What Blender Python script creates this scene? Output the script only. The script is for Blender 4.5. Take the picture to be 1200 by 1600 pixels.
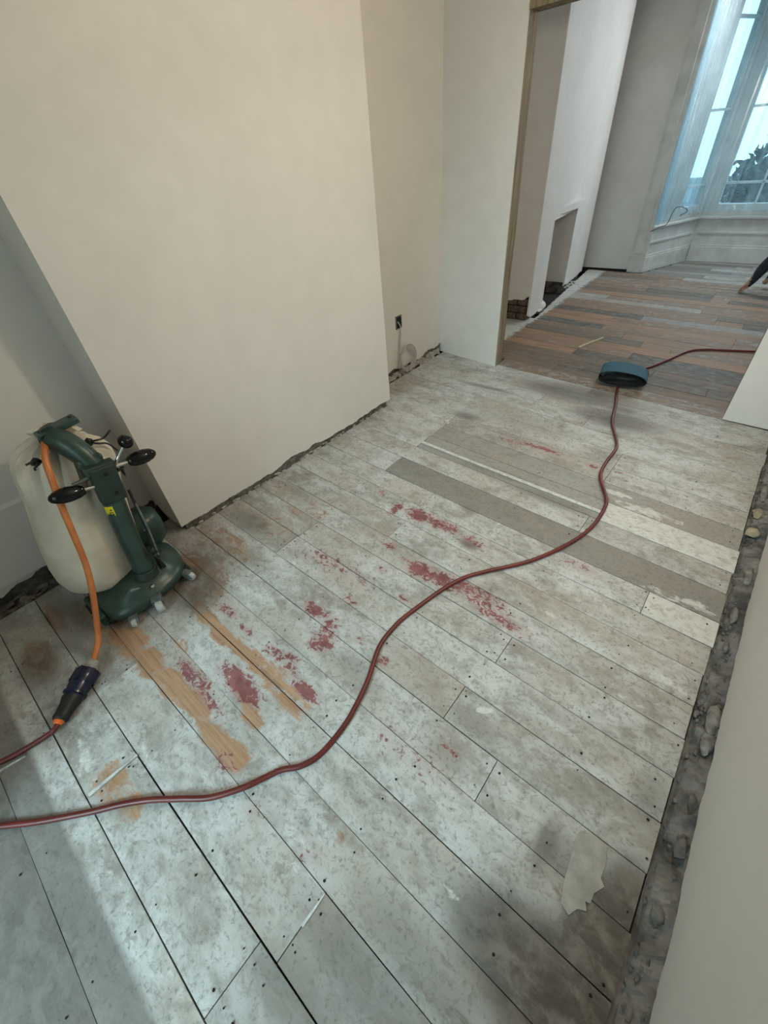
import bpy, bmesh, math, random
import numpy as np
from mathutils import Vector, Matrix, noise as mnoise

for _o in list(bpy.data.objects):
    bpy.data.objects.remove(_o, do_unlink=True)
SC = bpy.context.scene
COL = SC.collection
random.seed(7)
PI = math.pi

# ------------------------------------------------------------------ camera
CAM_H = 1.5
FPX = 645.86                      # focal length in pixels of the 1200 px wide frame
RC = np.array([[0.765888897947258, 0.6379545382661675, -0.08017607565063163],
               [0.37214390966851835, -0.5415130442088714, -0.7538385327431005],
               [-0.5243311038816642, 0.5475195248182863, -0.6521497247143434]])
cam_d = bpy.data.cameras.new('camera')
cam = bpy.data.objects.new('camera', cam_d); COL.objects.link(cam)
cam_d.sensor_fit = 'HORIZONTAL'; cam_d.sensor_width = 36.0
cam_d.lens = 36.0 * FPX / 1200.0
cam_d.clip_start = 0.02
_m = Matrix.Identity(4)
for i in range(3):
    _m[i][0] = RC[0][i]; _m[i][1] = -RC[1][i]; _m[i][2] = -RC[2][i]
_m[2][3] = CAM_H
cam.matrix_world = _m
SC.camera = cam

# ------------------------------------------------------------------ world and light
SKY_COL, SKY_STR = (0.46, 0.82, 1.0), 2.6
BACK_W, LAMP_W, FAR_W = 165.0, 47.0, 58.0
world = bpy.data.worlds.new('overcast_sky'); SC.world = world
world.use_nodes = True
world.node_tree.nodes['Background'].inputs[0].default_value = (*SKY_COL, 1)
world.node_tree.nodes['Background'].inputs[1].default_value = SKY_STR

def area_light(name, loc, target, sx, sy, watts, col):
    d = bpy.data.lights.new(name, 'AREA'); d.shape = 'RECTANGLE'; d.size = sx; d.size_y = sy
    d.energy = watts; d.color = col
    o = bpy.data.objects.new(name, d); COL.objects.link(o)
    o.location = loc
    o.rotation_euler = (Vector(target) - Vector(loc)).to_track_quat('-Z', 'Y').to_euler()
    return o
# daylight arriving through the tall garden window of the rear room, then through the doorway behind the camera
area_light('daylight_back_window', (-.50, -3.36, 2.45), (-.45, .9, .25), .95, 1.2, BACK_W, (0.62, 0.90, 1.0))
# added fill lamp under the far room ceiling, standing in for bay daylight
area_light('bay_fill_lamp', (-0.40, 7.02, 2.66), (-1.0, 4.9, 0.2), 1.5, 0.4, FAR_W, (0.92, 0.97, 1.0))

SC.view_settings.view_transform = 'Standard'
SC.view_settings.look = 'None'
SC.view_settings.gamma = 1.0
SC.view_settings.use_curve_mapping = False
SC.view_settings.exposure = 0.0
SC.cycles.use_denoising = True
SC.cycles.max_bounces = 6
SC.cycles.transparent_max_bounces = 16
SC.cycles.sample_clamp_indirect = 6.0

# ------------------------------------------------------------------ measuring helpers (photo pixel -> point of the room)
def _ray(u, v):
    return RC.T @ np.array([(u - 600) / FPX, (v - 800) / FPX, 1.0])
def onplane(u, v, ax, val):
    r = _ray(u, v); o = np.array([0, 0, CAM_H]); t = (val - o[ax]) / r[ax]
    return Vector(o + r * t)
def fl(u, v, z=0.0): return onplane(u, v, 2, z)
def atx(u, v, x): return onplane(u, v, 0, x)
def aty(u, v, y): return onplane(u, v, 1, y)

# ------------------------------------------------------------------ mesh helpers
class MB:
    def __init__(s): s.v = []; s.f = []
    def add(s, vs, fs):
        b = len(s.v); s.v += [tuple(p) for p in vs]; s.f += [tuple(i + b for i in f) for f in fs]; return s
    def box(s, x0, x1, y0, y1, z0, z1, M=None):
        vs = [Vector((x, y, z)) for z in (z0, z1) for x, y in ((x0, y0), (x1, y0), (x1, y1), (x0, y1))]
        if M is not None: vs = [M @ p for p in vs]
        return s.add(vs, [(3, 2, 1, 0), (4, 5, 6, 7), (0, 1, 5, 4), (1, 2, 6, 5), (2, 3, 7, 6), (3, 0, 4, 7)])
    def prism(s, poly, z0, z1, M=None, top=None):
        n = len(poly); top = top or poly
        vs = [Vector((p[0], p[1], z0)) for p in poly] + [Vector((p[0], p[1], z1)) for p in top]
        if M is not None: vs = [M @ p for p in vs]
        fs = [tuple(range(n))[::-1], tuple(range(n, 2 * n))] + [(i, (i + 1) % n, n + (i + 1) % n, n + i) for i in range(n)]
        return s.add(vs, fs)
    def tube(s, pts, r, n=10, cap=True, sq=None):
        pts = [Vector(p) for p in pts]; m = len(pts)
        rs = r if isinstance(r, (list, tuple)) else [r] * m
        up = Vector((0.13, 0.31, 0.94)); vs = []
        t0 = (pts[1] - pts[0]).normalized()
        a = t0.cross(up)
        if a.length < 1e-3: a = t0.cross(Vector((1, 0, 0)))
        a.normalize()
        for i in range(m):
            t = (pts[min(i + 1, m - 1)] - pts[max(i - 1, 0)]).normalized()
            a = (a - t * a.dot(t)).normalized(); b = t.cross(a)
            for k in range(n):
                th = 2 * PI * k / n
                vs.append(pts[i] + (a * math.cos(th) + b * math.sin(th)) * rs[i])
        fs = [(i * n + k, i * n + (k + 1) % n, (i + 1) * n + (k + 1) % n, (i + 1) * n + k) for i in range(m - 1) for k in range(n)]
        if cap: fs += [tuple(range(n))[::-1], tuple(range((m - 1) * n, m * n))]
        return s.add(vs, fs)
    def lathe(s, prof, M, n=20):
        # prof: (radius, height along local z)
        vs = []; m = len(prof)
        for r, h in prof:
            for k in range(n):
                th = 2 * PI * k / n; vs.append(M @ Vector((r * math.cos(th), r * math.sin(th), h)))
        fs = [(i * n + k, i * n + (k + 1) % n, (i + 1) * n + (k + 1) % n, (i + 1) * n + k) for i in range(m - 1) for k in range(n)]
        fs += [tuple(range(n))[::-1], tuple(range((m - 1) * n, m * n))]
        return s.add(vs, fs)
    def lump(s, c, r, seed=0, sub=1, flat=1.0):
        bm = bmesh.new(); bmesh.ops.create_icosphere(bm, subdivisions=sub, radius=1)
        b = len(s.v)
        for v in bm.verts:
            k = 1 + 0.55 * mnoise.noise(v.co * 1.6 + Vector((seed * 3.7, seed * 1.3, 0)))
            s.v.append((c[0] + v.co.x * r[0] * k, c[1] + v.co.y * r[1] * k, c[2] + v.co.z * r[2] * k))
        s.f += [tuple(v.index + b for v in f.verts) for f in bm.faces]; bm.free(); return s
    def build(s, name, mat, parent=None, smooth=False, bevel=0, sub=0):
        me = bpy.data.meshes.new(name); me.from_pydata(s.v, [], s.f); me.validate(); me.update()
        bm = bmesh.new(); bm.from_mesh(me); bmesh.ops.recalc_face_normals(bm, faces=bm.faces); bm.to_mesh(me); bm.free()
        if mat is not None: me.materials.append(mat)
        if smooth: me.shade_smooth()
        o = bpy.data.objects.new(name, me); COL.objects.link(o)
        if bevel:
            b = o.modifiers.new('bevel', 'BEVEL'); b.width = bevel; b.segments = 2; b.limit_method = 'ANGLE'; b.angle_limit = 0.6
        if sub:
            b = o.modifiers.new('sub', 'SUBSURF'); b.levels = sub; b.render_levels = sub
        if smooth and not sub:
            me.set_sharp_from_angle(angle=0.9)
        if parent is not None: put(o, parent)
        return o

def put(o, parent):
    o.parent = parent
    if parent.type == 'EMPTY':
        o.matrix_parent_inverse = Matrix.Translation(-Vector(parent.location))

def spline(pts, per=8):
    P = [Vector(p) for p in pts]; P = [P[0] * 2 - P[1]] + P + [P[-1] * 2 - P[-2]]; out = []
    for i in range(1, len(P) - 2):
        a, b, c, d = P[i - 1:i + 3]
        for k in range(per):
            t = k / per
            out.append(0.5 * ((2 * b) + (c - a) * t + (2 * a - 5 * b + 4 * c - d) * t * t + (3 * b - a - 3 * c + d) * t ** 3))
    out.append(P[-2]); return out

def axis_matrix(p, d):
    d = Vector(d).normalized()
    return Matrix.Translation(Vector(p)) @ d.to_track_quat('Z', 'X').to_matrix().to_4x4()

def tag(o, label, cat, group=None):
    o['label'] = label; o['category'] = cat
    if group: o['group'] = group
    return o
def struct(o): o['kind'] = 'structure'; return o
def thing(name, label, cat, loc, group=None):
    o = bpy.data.objects.new(name, None); COL.objects.link(o); o.location = loc; o.empty_display_size = 0.05
    return tag(o, label, cat, group)

# ------------------------------------------------------------------ materials
class NT:
    def __init__(s, name):
        s.m = bpy.data.materials.new(name); s.m.use_nodes = True; s.t = s.m.node_tree
        s.p = s.t.nodes['Principled BSDF']; s.out = s.t.nodes['Material Output']
    def n(s, kind, **kw):
        nd = s.t.nodes.new(kind)
        for k, v in kw.items():
            if k.startswith('i_'): nd.inputs[k[2:].replace('_', ' ')].default_value = v
            else: setattr(nd, k, v)
        return nd
    def l(s, a, b): s.t.links.new(a, b)
    def set(s, sock, v):
        if isinstance(v, bpy.types.NodeSocket): s.l(v, sock)
        elif v is not None: sock.default_value = v
    def math(s, op, a, b=None, c=None, clamp=False):
        nd = s.t.nodes.new('ShaderNodeMath'); nd.operation = op; nd.use_clamp = clamp
        s.set(nd.inputs[0], a); s.set(nd.inputs[1], b)
        if c is not None: s.set(nd.inputs[2], c)
        return nd.outputs[0]
    def step(s, x, lo, hi):
        nd = s.t.nodes.new('ShaderNodeMapRange'); nd.interpolation_type = 'SMOOTHSTEP'
        s.set(nd.inputs[0], x); nd.inputs[1].default_value = lo; nd.inputs[2].default_value = hi
        return nd.outputs[0]
    def mix(s, f, a, b):
        nd = s.t.nodes.new('ShaderNodeMix'); nd.data_type = 'RGBA'
        s.set(nd.inputs[0], f)
        s.set(nd.inputs[6], a if isinstance(a, bpy.types.NodeSocket) else (*a, 1))
        s.set(nd.inputs[7], b if isinstance(b, bpy.types.NodeSocket) else (*b, 1))
        return nd.outputs[2]
    def noise(s, vec, scale, detail=4, rough=0.55, dist=0.0):
        nd = s.t.nodes.new('ShaderNodeTexNoise'); s.set(nd.inputs['Vector'], vec)
        nd.inputs['Scale'].default_value = scale; nd.inputs['Detail'].default_value = detail
        nd.inputs['Roughness'].default_value = rough; nd.inputs['Distortion'].default_value = dist
        return nd.outputs[0]
    def scaled(s, vec, sx, sy, sz):
        nd = s.t.nodes.new('ShaderNodeVectorMath'); nd.operation = 'MULTIPLY'; s.l(vec, nd.inputs[0]); nd.inputs[1].default_value = (sx, sy, sz)
        return nd.outputs[0]
    def pos(s): return s.n('ShaderNodeTexCoord').outputs['Object']
    def bump(s, h, strength=0.2, dist=0.005):
        nd = s.n('ShaderNodeBump'); nd.inputs['Strength'].default_value = strength; nd.inputs['Distance'].default_value = dist
        s.l(h, nd.inputs['Height']); s.l(nd.outputs[0], s.p.inputs['Normal'])

def simple(name, col, rough=0.5, metal=0.0, var=0.0, scale=20, col2=None, bump=0.0, coat=0.0):
    t = NT(name); t.p.inputs['Roughness'].default_value = rough; t.p.inputs['Metallic'].default_value = metal
    if coat: t.p.inputs['Coat Weight'].default_value = coat
    n = t.noise(t.pos(), scale, 5, 0.6)
    c2 = col2 or tuple(max(0, c * (1 - var)) for c in col)
    t.l(t.mix(t.step(n, 0.3, 0.7), c2, col), t.p.inputs['Base Color'])
    if bump: t.bump(n, bump)
    return t.m

def plaster_mat(name, col, var=0.05):
    t = NT(name); p = t.pos()
    a = t.noise(p, 1.3, 4); b = t.noise(p, 9, 5); c = t.noise(p, 160, 2)
    k = t.math('ADD', t.math('MULTIPLY', a, 0.6), t.math('MULTIPLY', b, 0.4))
    dk = tuple(x * (1 - var) for x in col); lt = tuple(min(1, x * (1 + var)) for x in col)
    t.l(t.mix(t.step(k, 0.35, 0.65), dk, lt), t.p.inputs['Base Color'])
    t.p.inputs['Roughness'].default_value = 0.75
    t.bump(t.math('ADD', t.math('MULTIPLY', c, 0.35), b), 0.12, 0.003)
    return t.m

M = {}
M['plaster'] = plaster_mat('painted_plaster', (0.64, 0.62, 0.585), .035)
M['plaster_far'] = plaster_mat('painted_plaster_far', (0.66, 0.64, 0.61))
M['ceiling'] = plaster_mat('ceiling_paint', (0.74, 0.73, 0.71), 0.03)
M['raw_plaster'] = simple('broken_plaster', (0.50, 0.47, 0.43), 0.9, col2=(0.26, 0.24, 0.21), scale=28, bump=0.5)
M['scratch'] = simple('scratch_coat', (0.20, 0.185, 0.16), 0.95, col2=(0.075, 0.068, 0.058), scale=30, bump=0.6)
M['masonry'] = simple('old_masonry', (0.17, 0.15, 0.125), 0.95, col2=(0.045, 0.04, 0.034), scale=14, bump=0.7)
M['trench'] = simple('mortar_dust', (0.24, 0.235, 0.225), 0.95, col2=(0.05, 0.05, 0.048), scale=9, bump=0.6)
M['rubble'] = simple('mortar_lumps', (0.20, 0.195, 0.185), 0.95, col2=(0.07, 0.07, 0.066), scale=22, bump=0.5)
M['chunk'] = simple('plaster_chunk', (0.27, 0.265, 0.25), 0.95, col2=(0.12, 0.118, 0.11), scale=30, bump=0.5)
M['foam'] = simple('yellowed_foam', (0.40, 0.36, 0.26), 0.9, col2=(0.24, 0.215, 0.16), scale=25, bump=0.4)
M['brick'] = simple('sooty_brick', (0.14, 0.105, 0.08), 0.95, col2=(0.05, 0.04, 0.032), scale=25, bump=0.5)
M['void'] = simple('underfloor_void', (0.030, 0.027, 0.023), 1.0, var=0.5, scale=5)
M['white_joinery'] = simple('old_white_joinery', (0.62, 0.62, 0.59), 0.55, col2=(0.47, 0.47, 0.45), scale=5)
M['timber'] = None
M['green'] = simple('hammered_green_paint', (0.034, 0.070, 0.057), 0.34, 0.15, col2=(0.018, 0.038, 0.030), scale=12, bump=0.05)
M['green_dark'] = simple('dark_green_paint', (0.018, 0.034, 0.026), 0.5, 0.1, col2=(0.010, 0.021, 0.016), scale=18)
M['black_gloss'] = simple('black_bakelite', (0.004, 0.004, 0.0045), 0.10, var=0.2)
M['black_gloss'].node_tree.nodes['Principled BSDF'].inputs['Specular IOR Level'].default_value = 0.3
M['black'] = simple('black_rubber', (0.006, 0.006, 0.007), 0.5, var=0.3)
M['chrome'] = simple('steel', (0.55, 0.55, 0.54), 0.22, 1.0, var=0.2)
M['grey_metal'] = simple('worn_grey_metal', (0.20, 0.23, 0.22), 0.45, 0.5, col2=(0.11, 0.12, 0.115), scale=40)
M['wheel'] = simple('grey_rubber_wheel', (0.44, 0.44, 0.42), 0.6, var=0.25, scale=40)
M['hole'] = simple('dark_hole', (0.004, 0.004, 0.004), 0.9)
M['sticker'] = simple('yellow_sticker', (0.75, 0.62, 0.02), 0.45, var=0.15, scale=60)
M['sticker_ink'] = simple('sticker_ink', (0.02, 0.02, 0.015), 0.6)
M['orange'] = simple('orange_cable', (0.60, 0.20, 0.055), 0.38, col2=(0.42, 0.13, 0.035), scale=12)
M['orange_ring'] = simple('bright_orange_plastic', (0.85, 0.17, 0.03), 0.4, var=0.15)
M['red'] = simple('red_cable', (0.135, 0.020, 0.016), 0.42, col2=(0.090, 0.014, 0.011), scale=9)
M['navy'] = simple('navy_plastic', (0.005, 0.008, 0.034), 0.22, var=0.4, scale=20)
M['smoke_plastic'] = simple('dusty_clear_plastic', (0.36, 0.35, 0.32), 0.35, col2=(0.22, 0.215, 0.20), scale=40)
M['belt_blue'] = simple('blue_abrasive_cloth', (0.028, 0.115, 0.165), 0.8, col2=(0.018, 0.075, 0.11), scale=60)
M['belt_dark'] = simple('dark_cloth_backing', (0.020, 0.020, 0.022), 0.85, col2=(0.009, 0.009, 0.010), scale=50)
M['grey_wire'] = simple('grey_cable', (0.46, 0.45, 0.42), 0.45, col2=(0.33, 0.32, 0.30), scale=20)
M['pale_wood'] = simple('pale_wood', (0.60, 0.50, 0.36), 0.7, col2=(0.44, 0.35, 0.24), scale=40)
M['white_wood'] = simple('white_painted_sliver', (0.60, 0.62, 0.60), 0.7, col2=(0.36, 0.37, 0.36), scale=40)
M['filler'] = simple('hard_filler', (0.36, 0.35, 0.31), 0.75, col2=(0.23, 0.222, 0.195), scale=14)
M['skin'] = simple('skin', (0.36, 0.21, 0.15), 0.55, var=0.25, scale=25)
M['navy_cloth'] = simple('navy_cloth', (0.022, 0.030, 0.042), 0.85, col2=(0.013, 0.018, 0.026), scale=30)
M['trousers'] = simple('work_trousers', (0.05, 0.05, 0.048), 0.85, var=0.4, scale=30)
M['hair'] = simple('dark_hair', (0.025, 0.017, 0.012), 0.6, var=0.4, scale=60)
M['leaf'] = simple('dark_leaf', (0.030, 0.055, 0.045), 0.6, col2=(0.012, 0.024, 0.022), scale=4)
M['bark'] = simple('bark', (0.05, 0.04, 0.03), 0.9, var=0.4)
M['ground'] = simple('front_garden_paving', (0.12, 0.13, 0.14), 0.8, var=0.4, scale=3)
M['lampshade'] = simple('white_lampshade', (0.75, 0.73, 0.68), 0.7, var=0.05)

def timber_mat():
    t = NT('weathered_timber'); p = t.pos()
    g = t.noise(t.scaled(p, 40, 40, 2.2), 1.0, 6, 0.65, 0.4); b = t.noise(p, 5, 4)
    c = t.mix(t.step(g, 0.3, 0.7), (0.10, 0.075, 0.045), (0.30, 0.235, 0.15))
    c = t.mix(t.step(b, 0.35, 0.75), c, (0.20, 0.165, 0.11))
    t.l(c, t.p.inputs['Base Color']); t.p.inputs['Roughness'].default_value = 0.8; t.bump(g, 0.3)
    return t.m
M['timber'] = timber_mat()

def canvas_mat():
    t = NT('bag_canvas'); p = t.pos()
    w = t.noise(p, 7, 4); f = t.noise(p, 260, 2, 0.5)
    c = t.mix(t.step(w, 0.3, 0.7), (0.50, 0.45, 0.36), (0.64, 0.59, 0.49))
    t.l(c, t.p.inputs['Base Color']); t.p.inputs['Roughness'].default_value = 0.9; t.bump(f, 0.12, 0.002)
    return t.m
M['canvas'] = canvas_mat()

def glass_mat():
    t = NT('window_glass')
    tr = t.n('ShaderNodeBsdfTransparent'); tr.inputs[0].default_value = (0.93, 0.97, 0.98, 1)
    gl = t.n('ShaderNodeBsdfGlossy'); gl.inputs['Roughness'].default_value = 0.03
    lw = t.n('ShaderNodeLayerWeight'); lw.inputs[0].default_value = 0.5
    fr = t.math('MULTIPLY_ADD', t.math('POWER', lw.outputs['Facing'], 4.0), 0.6, 0.03)
    mx = t.n('ShaderNodeMixShader'); t.l(fr, mx.inputs[0]); t.l(tr.outputs[0], mx.inputs[1]); t.l(gl.outputs[0], mx.inputs[2])
    t.l(mx.outputs[0], t.out.inputs['Surface']); return t.m
M['glass'] = glass_mat()

def sheet_mat():
    t = NT('clear_dust_sheet'); p = t.pos()
    s = t.noise(t.scaled(p, 9, 9, 0.7), 1.0, 5, 0.6, 0.6)
    tr = t.n('ShaderNodeBsdfTransparent'); tr.inputs[0].default_value = (0.90, 0.96, 0.98, 1)
    tl = t.n('ShaderNodeBsdfTranslucent'); tl.inputs[0].default_value = (0.70, 0.88, 0.98, 1)
    df = t.n('ShaderNodeBsdfDiffuse'); df.inputs[0].default_value = (0.62, 0.72, 0.78, 1)
    gl = t.n('ShaderNodeBsdfGlossy'); gl.inputs['Roughness'].default_value = 0.18
    m1 = t.n('ShaderNodeMixShader'); m1.inputs[0].default_value = 0.35; t.l(tl.outputs[0], m1.inputs[1]); t.l(df.outputs[0], m1.inputs[2])
    m2 = t.n('ShaderNodeMixShader'); m2.inputs[0].default_value = 0.22; t.l(m1.outputs[0], m2.inputs[1]); t.l(gl.outputs[0], m2.inputs[2])
    m3 = t.n('ShaderNodeMixShader')
    lw = t.n('ShaderNodeLayerWeight'); lw.inputs[0].default_value = 0.35
    k = t.math('ADD', t.math('MULTIPLY', t.step(s, 0.4, 0.75), 0.26), t.math('MULTIPLY', t.math('POWER', lw.outputs['Facing'], 2.0), 0.30))
    t.l(t.math('ADD', k, 0.17, clamp=True), m3.inputs[0]); t.l(tr.outputs[0], m3.inputs[1]); t.l(m2.outputs[0], m3.inputs[2])
    t.l(m3.outputs[0], t.out.inputs['Surface']); return t.m
M['sheet'] = sheet_mat()

def board_mat():
    """Old floorboards: bare wood, worn white paint, grime with painted shade, red paint, clean white paint; each board carries its own amounts."""
    t = NT('old_painted_floorboard')
    la = t.n('ShaderNodeAttribute', attribute_name='la'); lb = t.n('ShaderNodeAttribute', attribute_name='lb'); pk = t.n('ShaderNodeAttribute', attribute_name='pk')
    sa = t.n('ShaderNodeSeparateColor'); t.l(la.outputs['Color'], sa.inputs[0])
    sb = t.n('ShaderNodeSeparateColor'); t.l(lb.outputs['Color'], sb.inputs[0])
    red, wood, dark = sa.outputs; white, tone, warm = sb.outputs
    sp = t.n('ShaderNodeSeparateColor'); t.l(pk.outputs['Color'], sp.inputs[0])
    off = t.n('ShaderNodeVectorMath', operation='MULTIPLY'); t.l(pk.outputs['Color'], off.inputs[0]); off.inputs[1].default_value = (37, 23, 11)
    ad = t.n('ShaderNodeVectorMath', operation='ADD'); t.l(t.pos(), ad.inputs[0]); t.l(off.outputs[0], ad.inputs[1]); p = ad.outputs[0]
    big = t.noise(t.scaled(p, 1, 1.9, 1), 3.6, 7, 0.62, 0.5)
    med = t.noise(t.scaled(p, 1, 1.5, 1), 15, 7, 0.68, 0.4)
    fine = t.noise(p, 75, 4, 0.7)
    grain = t.noise(t.scaled(p, 3.0, 85, 1), 1.0, 5, 0.6, 0.5)
    chip = t.noise(t.scaled(p, 1, 1.35, 1), 34, 5, 0.7, 0.9)
    wood_c = t.mix(t.step(grain, 0.28, 0.72), (0.105, 0.066, 0.042), (0.25, 0.165, 0.105))
    wood_c = t.mix(warm, wood_c, t.mix(t.step(grain, 0.3, 0.7), (0.30, 0.150, 0.072), (0.47, 0.275, 0.150)))
    k = t.math('ADD', t.math('MULTIPLY', big, 0.55), t.math('MULTIPLY', med, 0.45))
    k = t.math('ADD', k, t.math('MULTIPLY', t.math('SUBTRACT', tone, 0.5), 0.32))
    paint = t.mix(t.step(k, 0.36, 0.63), (0.26, 0.248, 0.222), (0.535, 0.555, 0.545))
    tint = t.noise(t.scaled(p, 1, 1.6, 1), 1.7, 5, 0.6, 0.6)
    paint = t.mix(t.math('MULTIPLY', t.step(tint, 0.42, 0.68), 0.55), paint, (0.37, 0.325, 0.265))
    blot = t.noise(t.scaled(p, 1, 1.4, 1), 8.0, 6, 0.7, 1.2)
    paint = t.mix(t.math('MULTIPLY', t.step(blot, 0.58, 0.64), 0.45), paint, (0.25, 0.235, 0.205))
    paint = t.mix(t.math('MULTIPLY', t.step(chip, 0.52, 0.64), 0.55), paint, (0.21, 0.20, 0.18))
    paint = t.mix(t.math('MULTIPLY', t.step(fine, 0.55, 0.66), 0.55), paint, (0.15, 0.14, 0.125))
    paint = t.mix(t.math('MULTIPLY', t.step(grain, 0.5, 0.8), 0.18), paint, (0.20, 0.19, 0.175))
    # old wood where paint has gone, and brown painted for shade
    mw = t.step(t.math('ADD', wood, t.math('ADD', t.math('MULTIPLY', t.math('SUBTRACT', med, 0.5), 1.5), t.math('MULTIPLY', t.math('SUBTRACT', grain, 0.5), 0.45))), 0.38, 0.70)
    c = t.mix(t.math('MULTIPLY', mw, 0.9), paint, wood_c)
    # grey grime, painted shade included
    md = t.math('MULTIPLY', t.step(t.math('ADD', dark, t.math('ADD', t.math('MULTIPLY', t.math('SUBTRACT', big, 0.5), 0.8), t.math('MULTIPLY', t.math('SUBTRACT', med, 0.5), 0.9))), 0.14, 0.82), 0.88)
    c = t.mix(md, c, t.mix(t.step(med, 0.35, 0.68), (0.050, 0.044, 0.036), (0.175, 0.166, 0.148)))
    # paint stained pink by the worn red
    mp = t.math('MULTIPLY', t.step(t.math('ADD', red, t.math('MULTIPLY', t.math('SUBTRACT', big, 0.5), 0.8)), 0.12, 0.60), 0.42)
    c = t.mix(mp, c, (0.33, 0.215, 0.205))
    # red paint
    mr = t.step(t.math('ADD', red, t.math('MULTIPLY', t.math('SUBTRACT', chip, 0.5), 2.3)), 0.48, 0.64)
    c = t.mix(t.math('MULTIPLY', mr, 0.86), c, t.mix(t.step(med, 0.35, 0.65), (0.15, 0.036, 0.038), (0.25, 0.075, 0.078)))
    # clean white paint
    mh = t.step(t.math('ADD', white, t.math('MULTIPLY', t.math('SUBTRACT', med, 0.5), 0.9)), 0.46, 0.58)
    c = t.mix(t.math('MULTIPLY', mh, 0.8), c, t.mix(t.step(chip, 0.4, 0.72), (0.62, 0.635, 0.61), (0.40, 0.40, 0.37)))
    t.l(c, t.p.inputs['Base Color'])
    t.p.inputs['Roughness'].default_value = 0.62
    t.p.inputs['Specular IOR Level'].default_value = 0.3
    t.bump(t.math('ADD', t.math('MULTIPLY', med, 0.6), t.math('ADD', t.math('MULTIPLY', grain, 0.35), t.math('MULTIPLY', chip, 0.3))), 0.25, 0.004)
    return t.m
M['board'] = board_mat()

# ------------------------------------------------------------------ floor
X_END = 0.322
def slope(y): return -max(0.0, min(0.08, 0.03 * (y - 0.2)))
def seam(y, x): return y + slope(y) * (x + 0.3)

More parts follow.
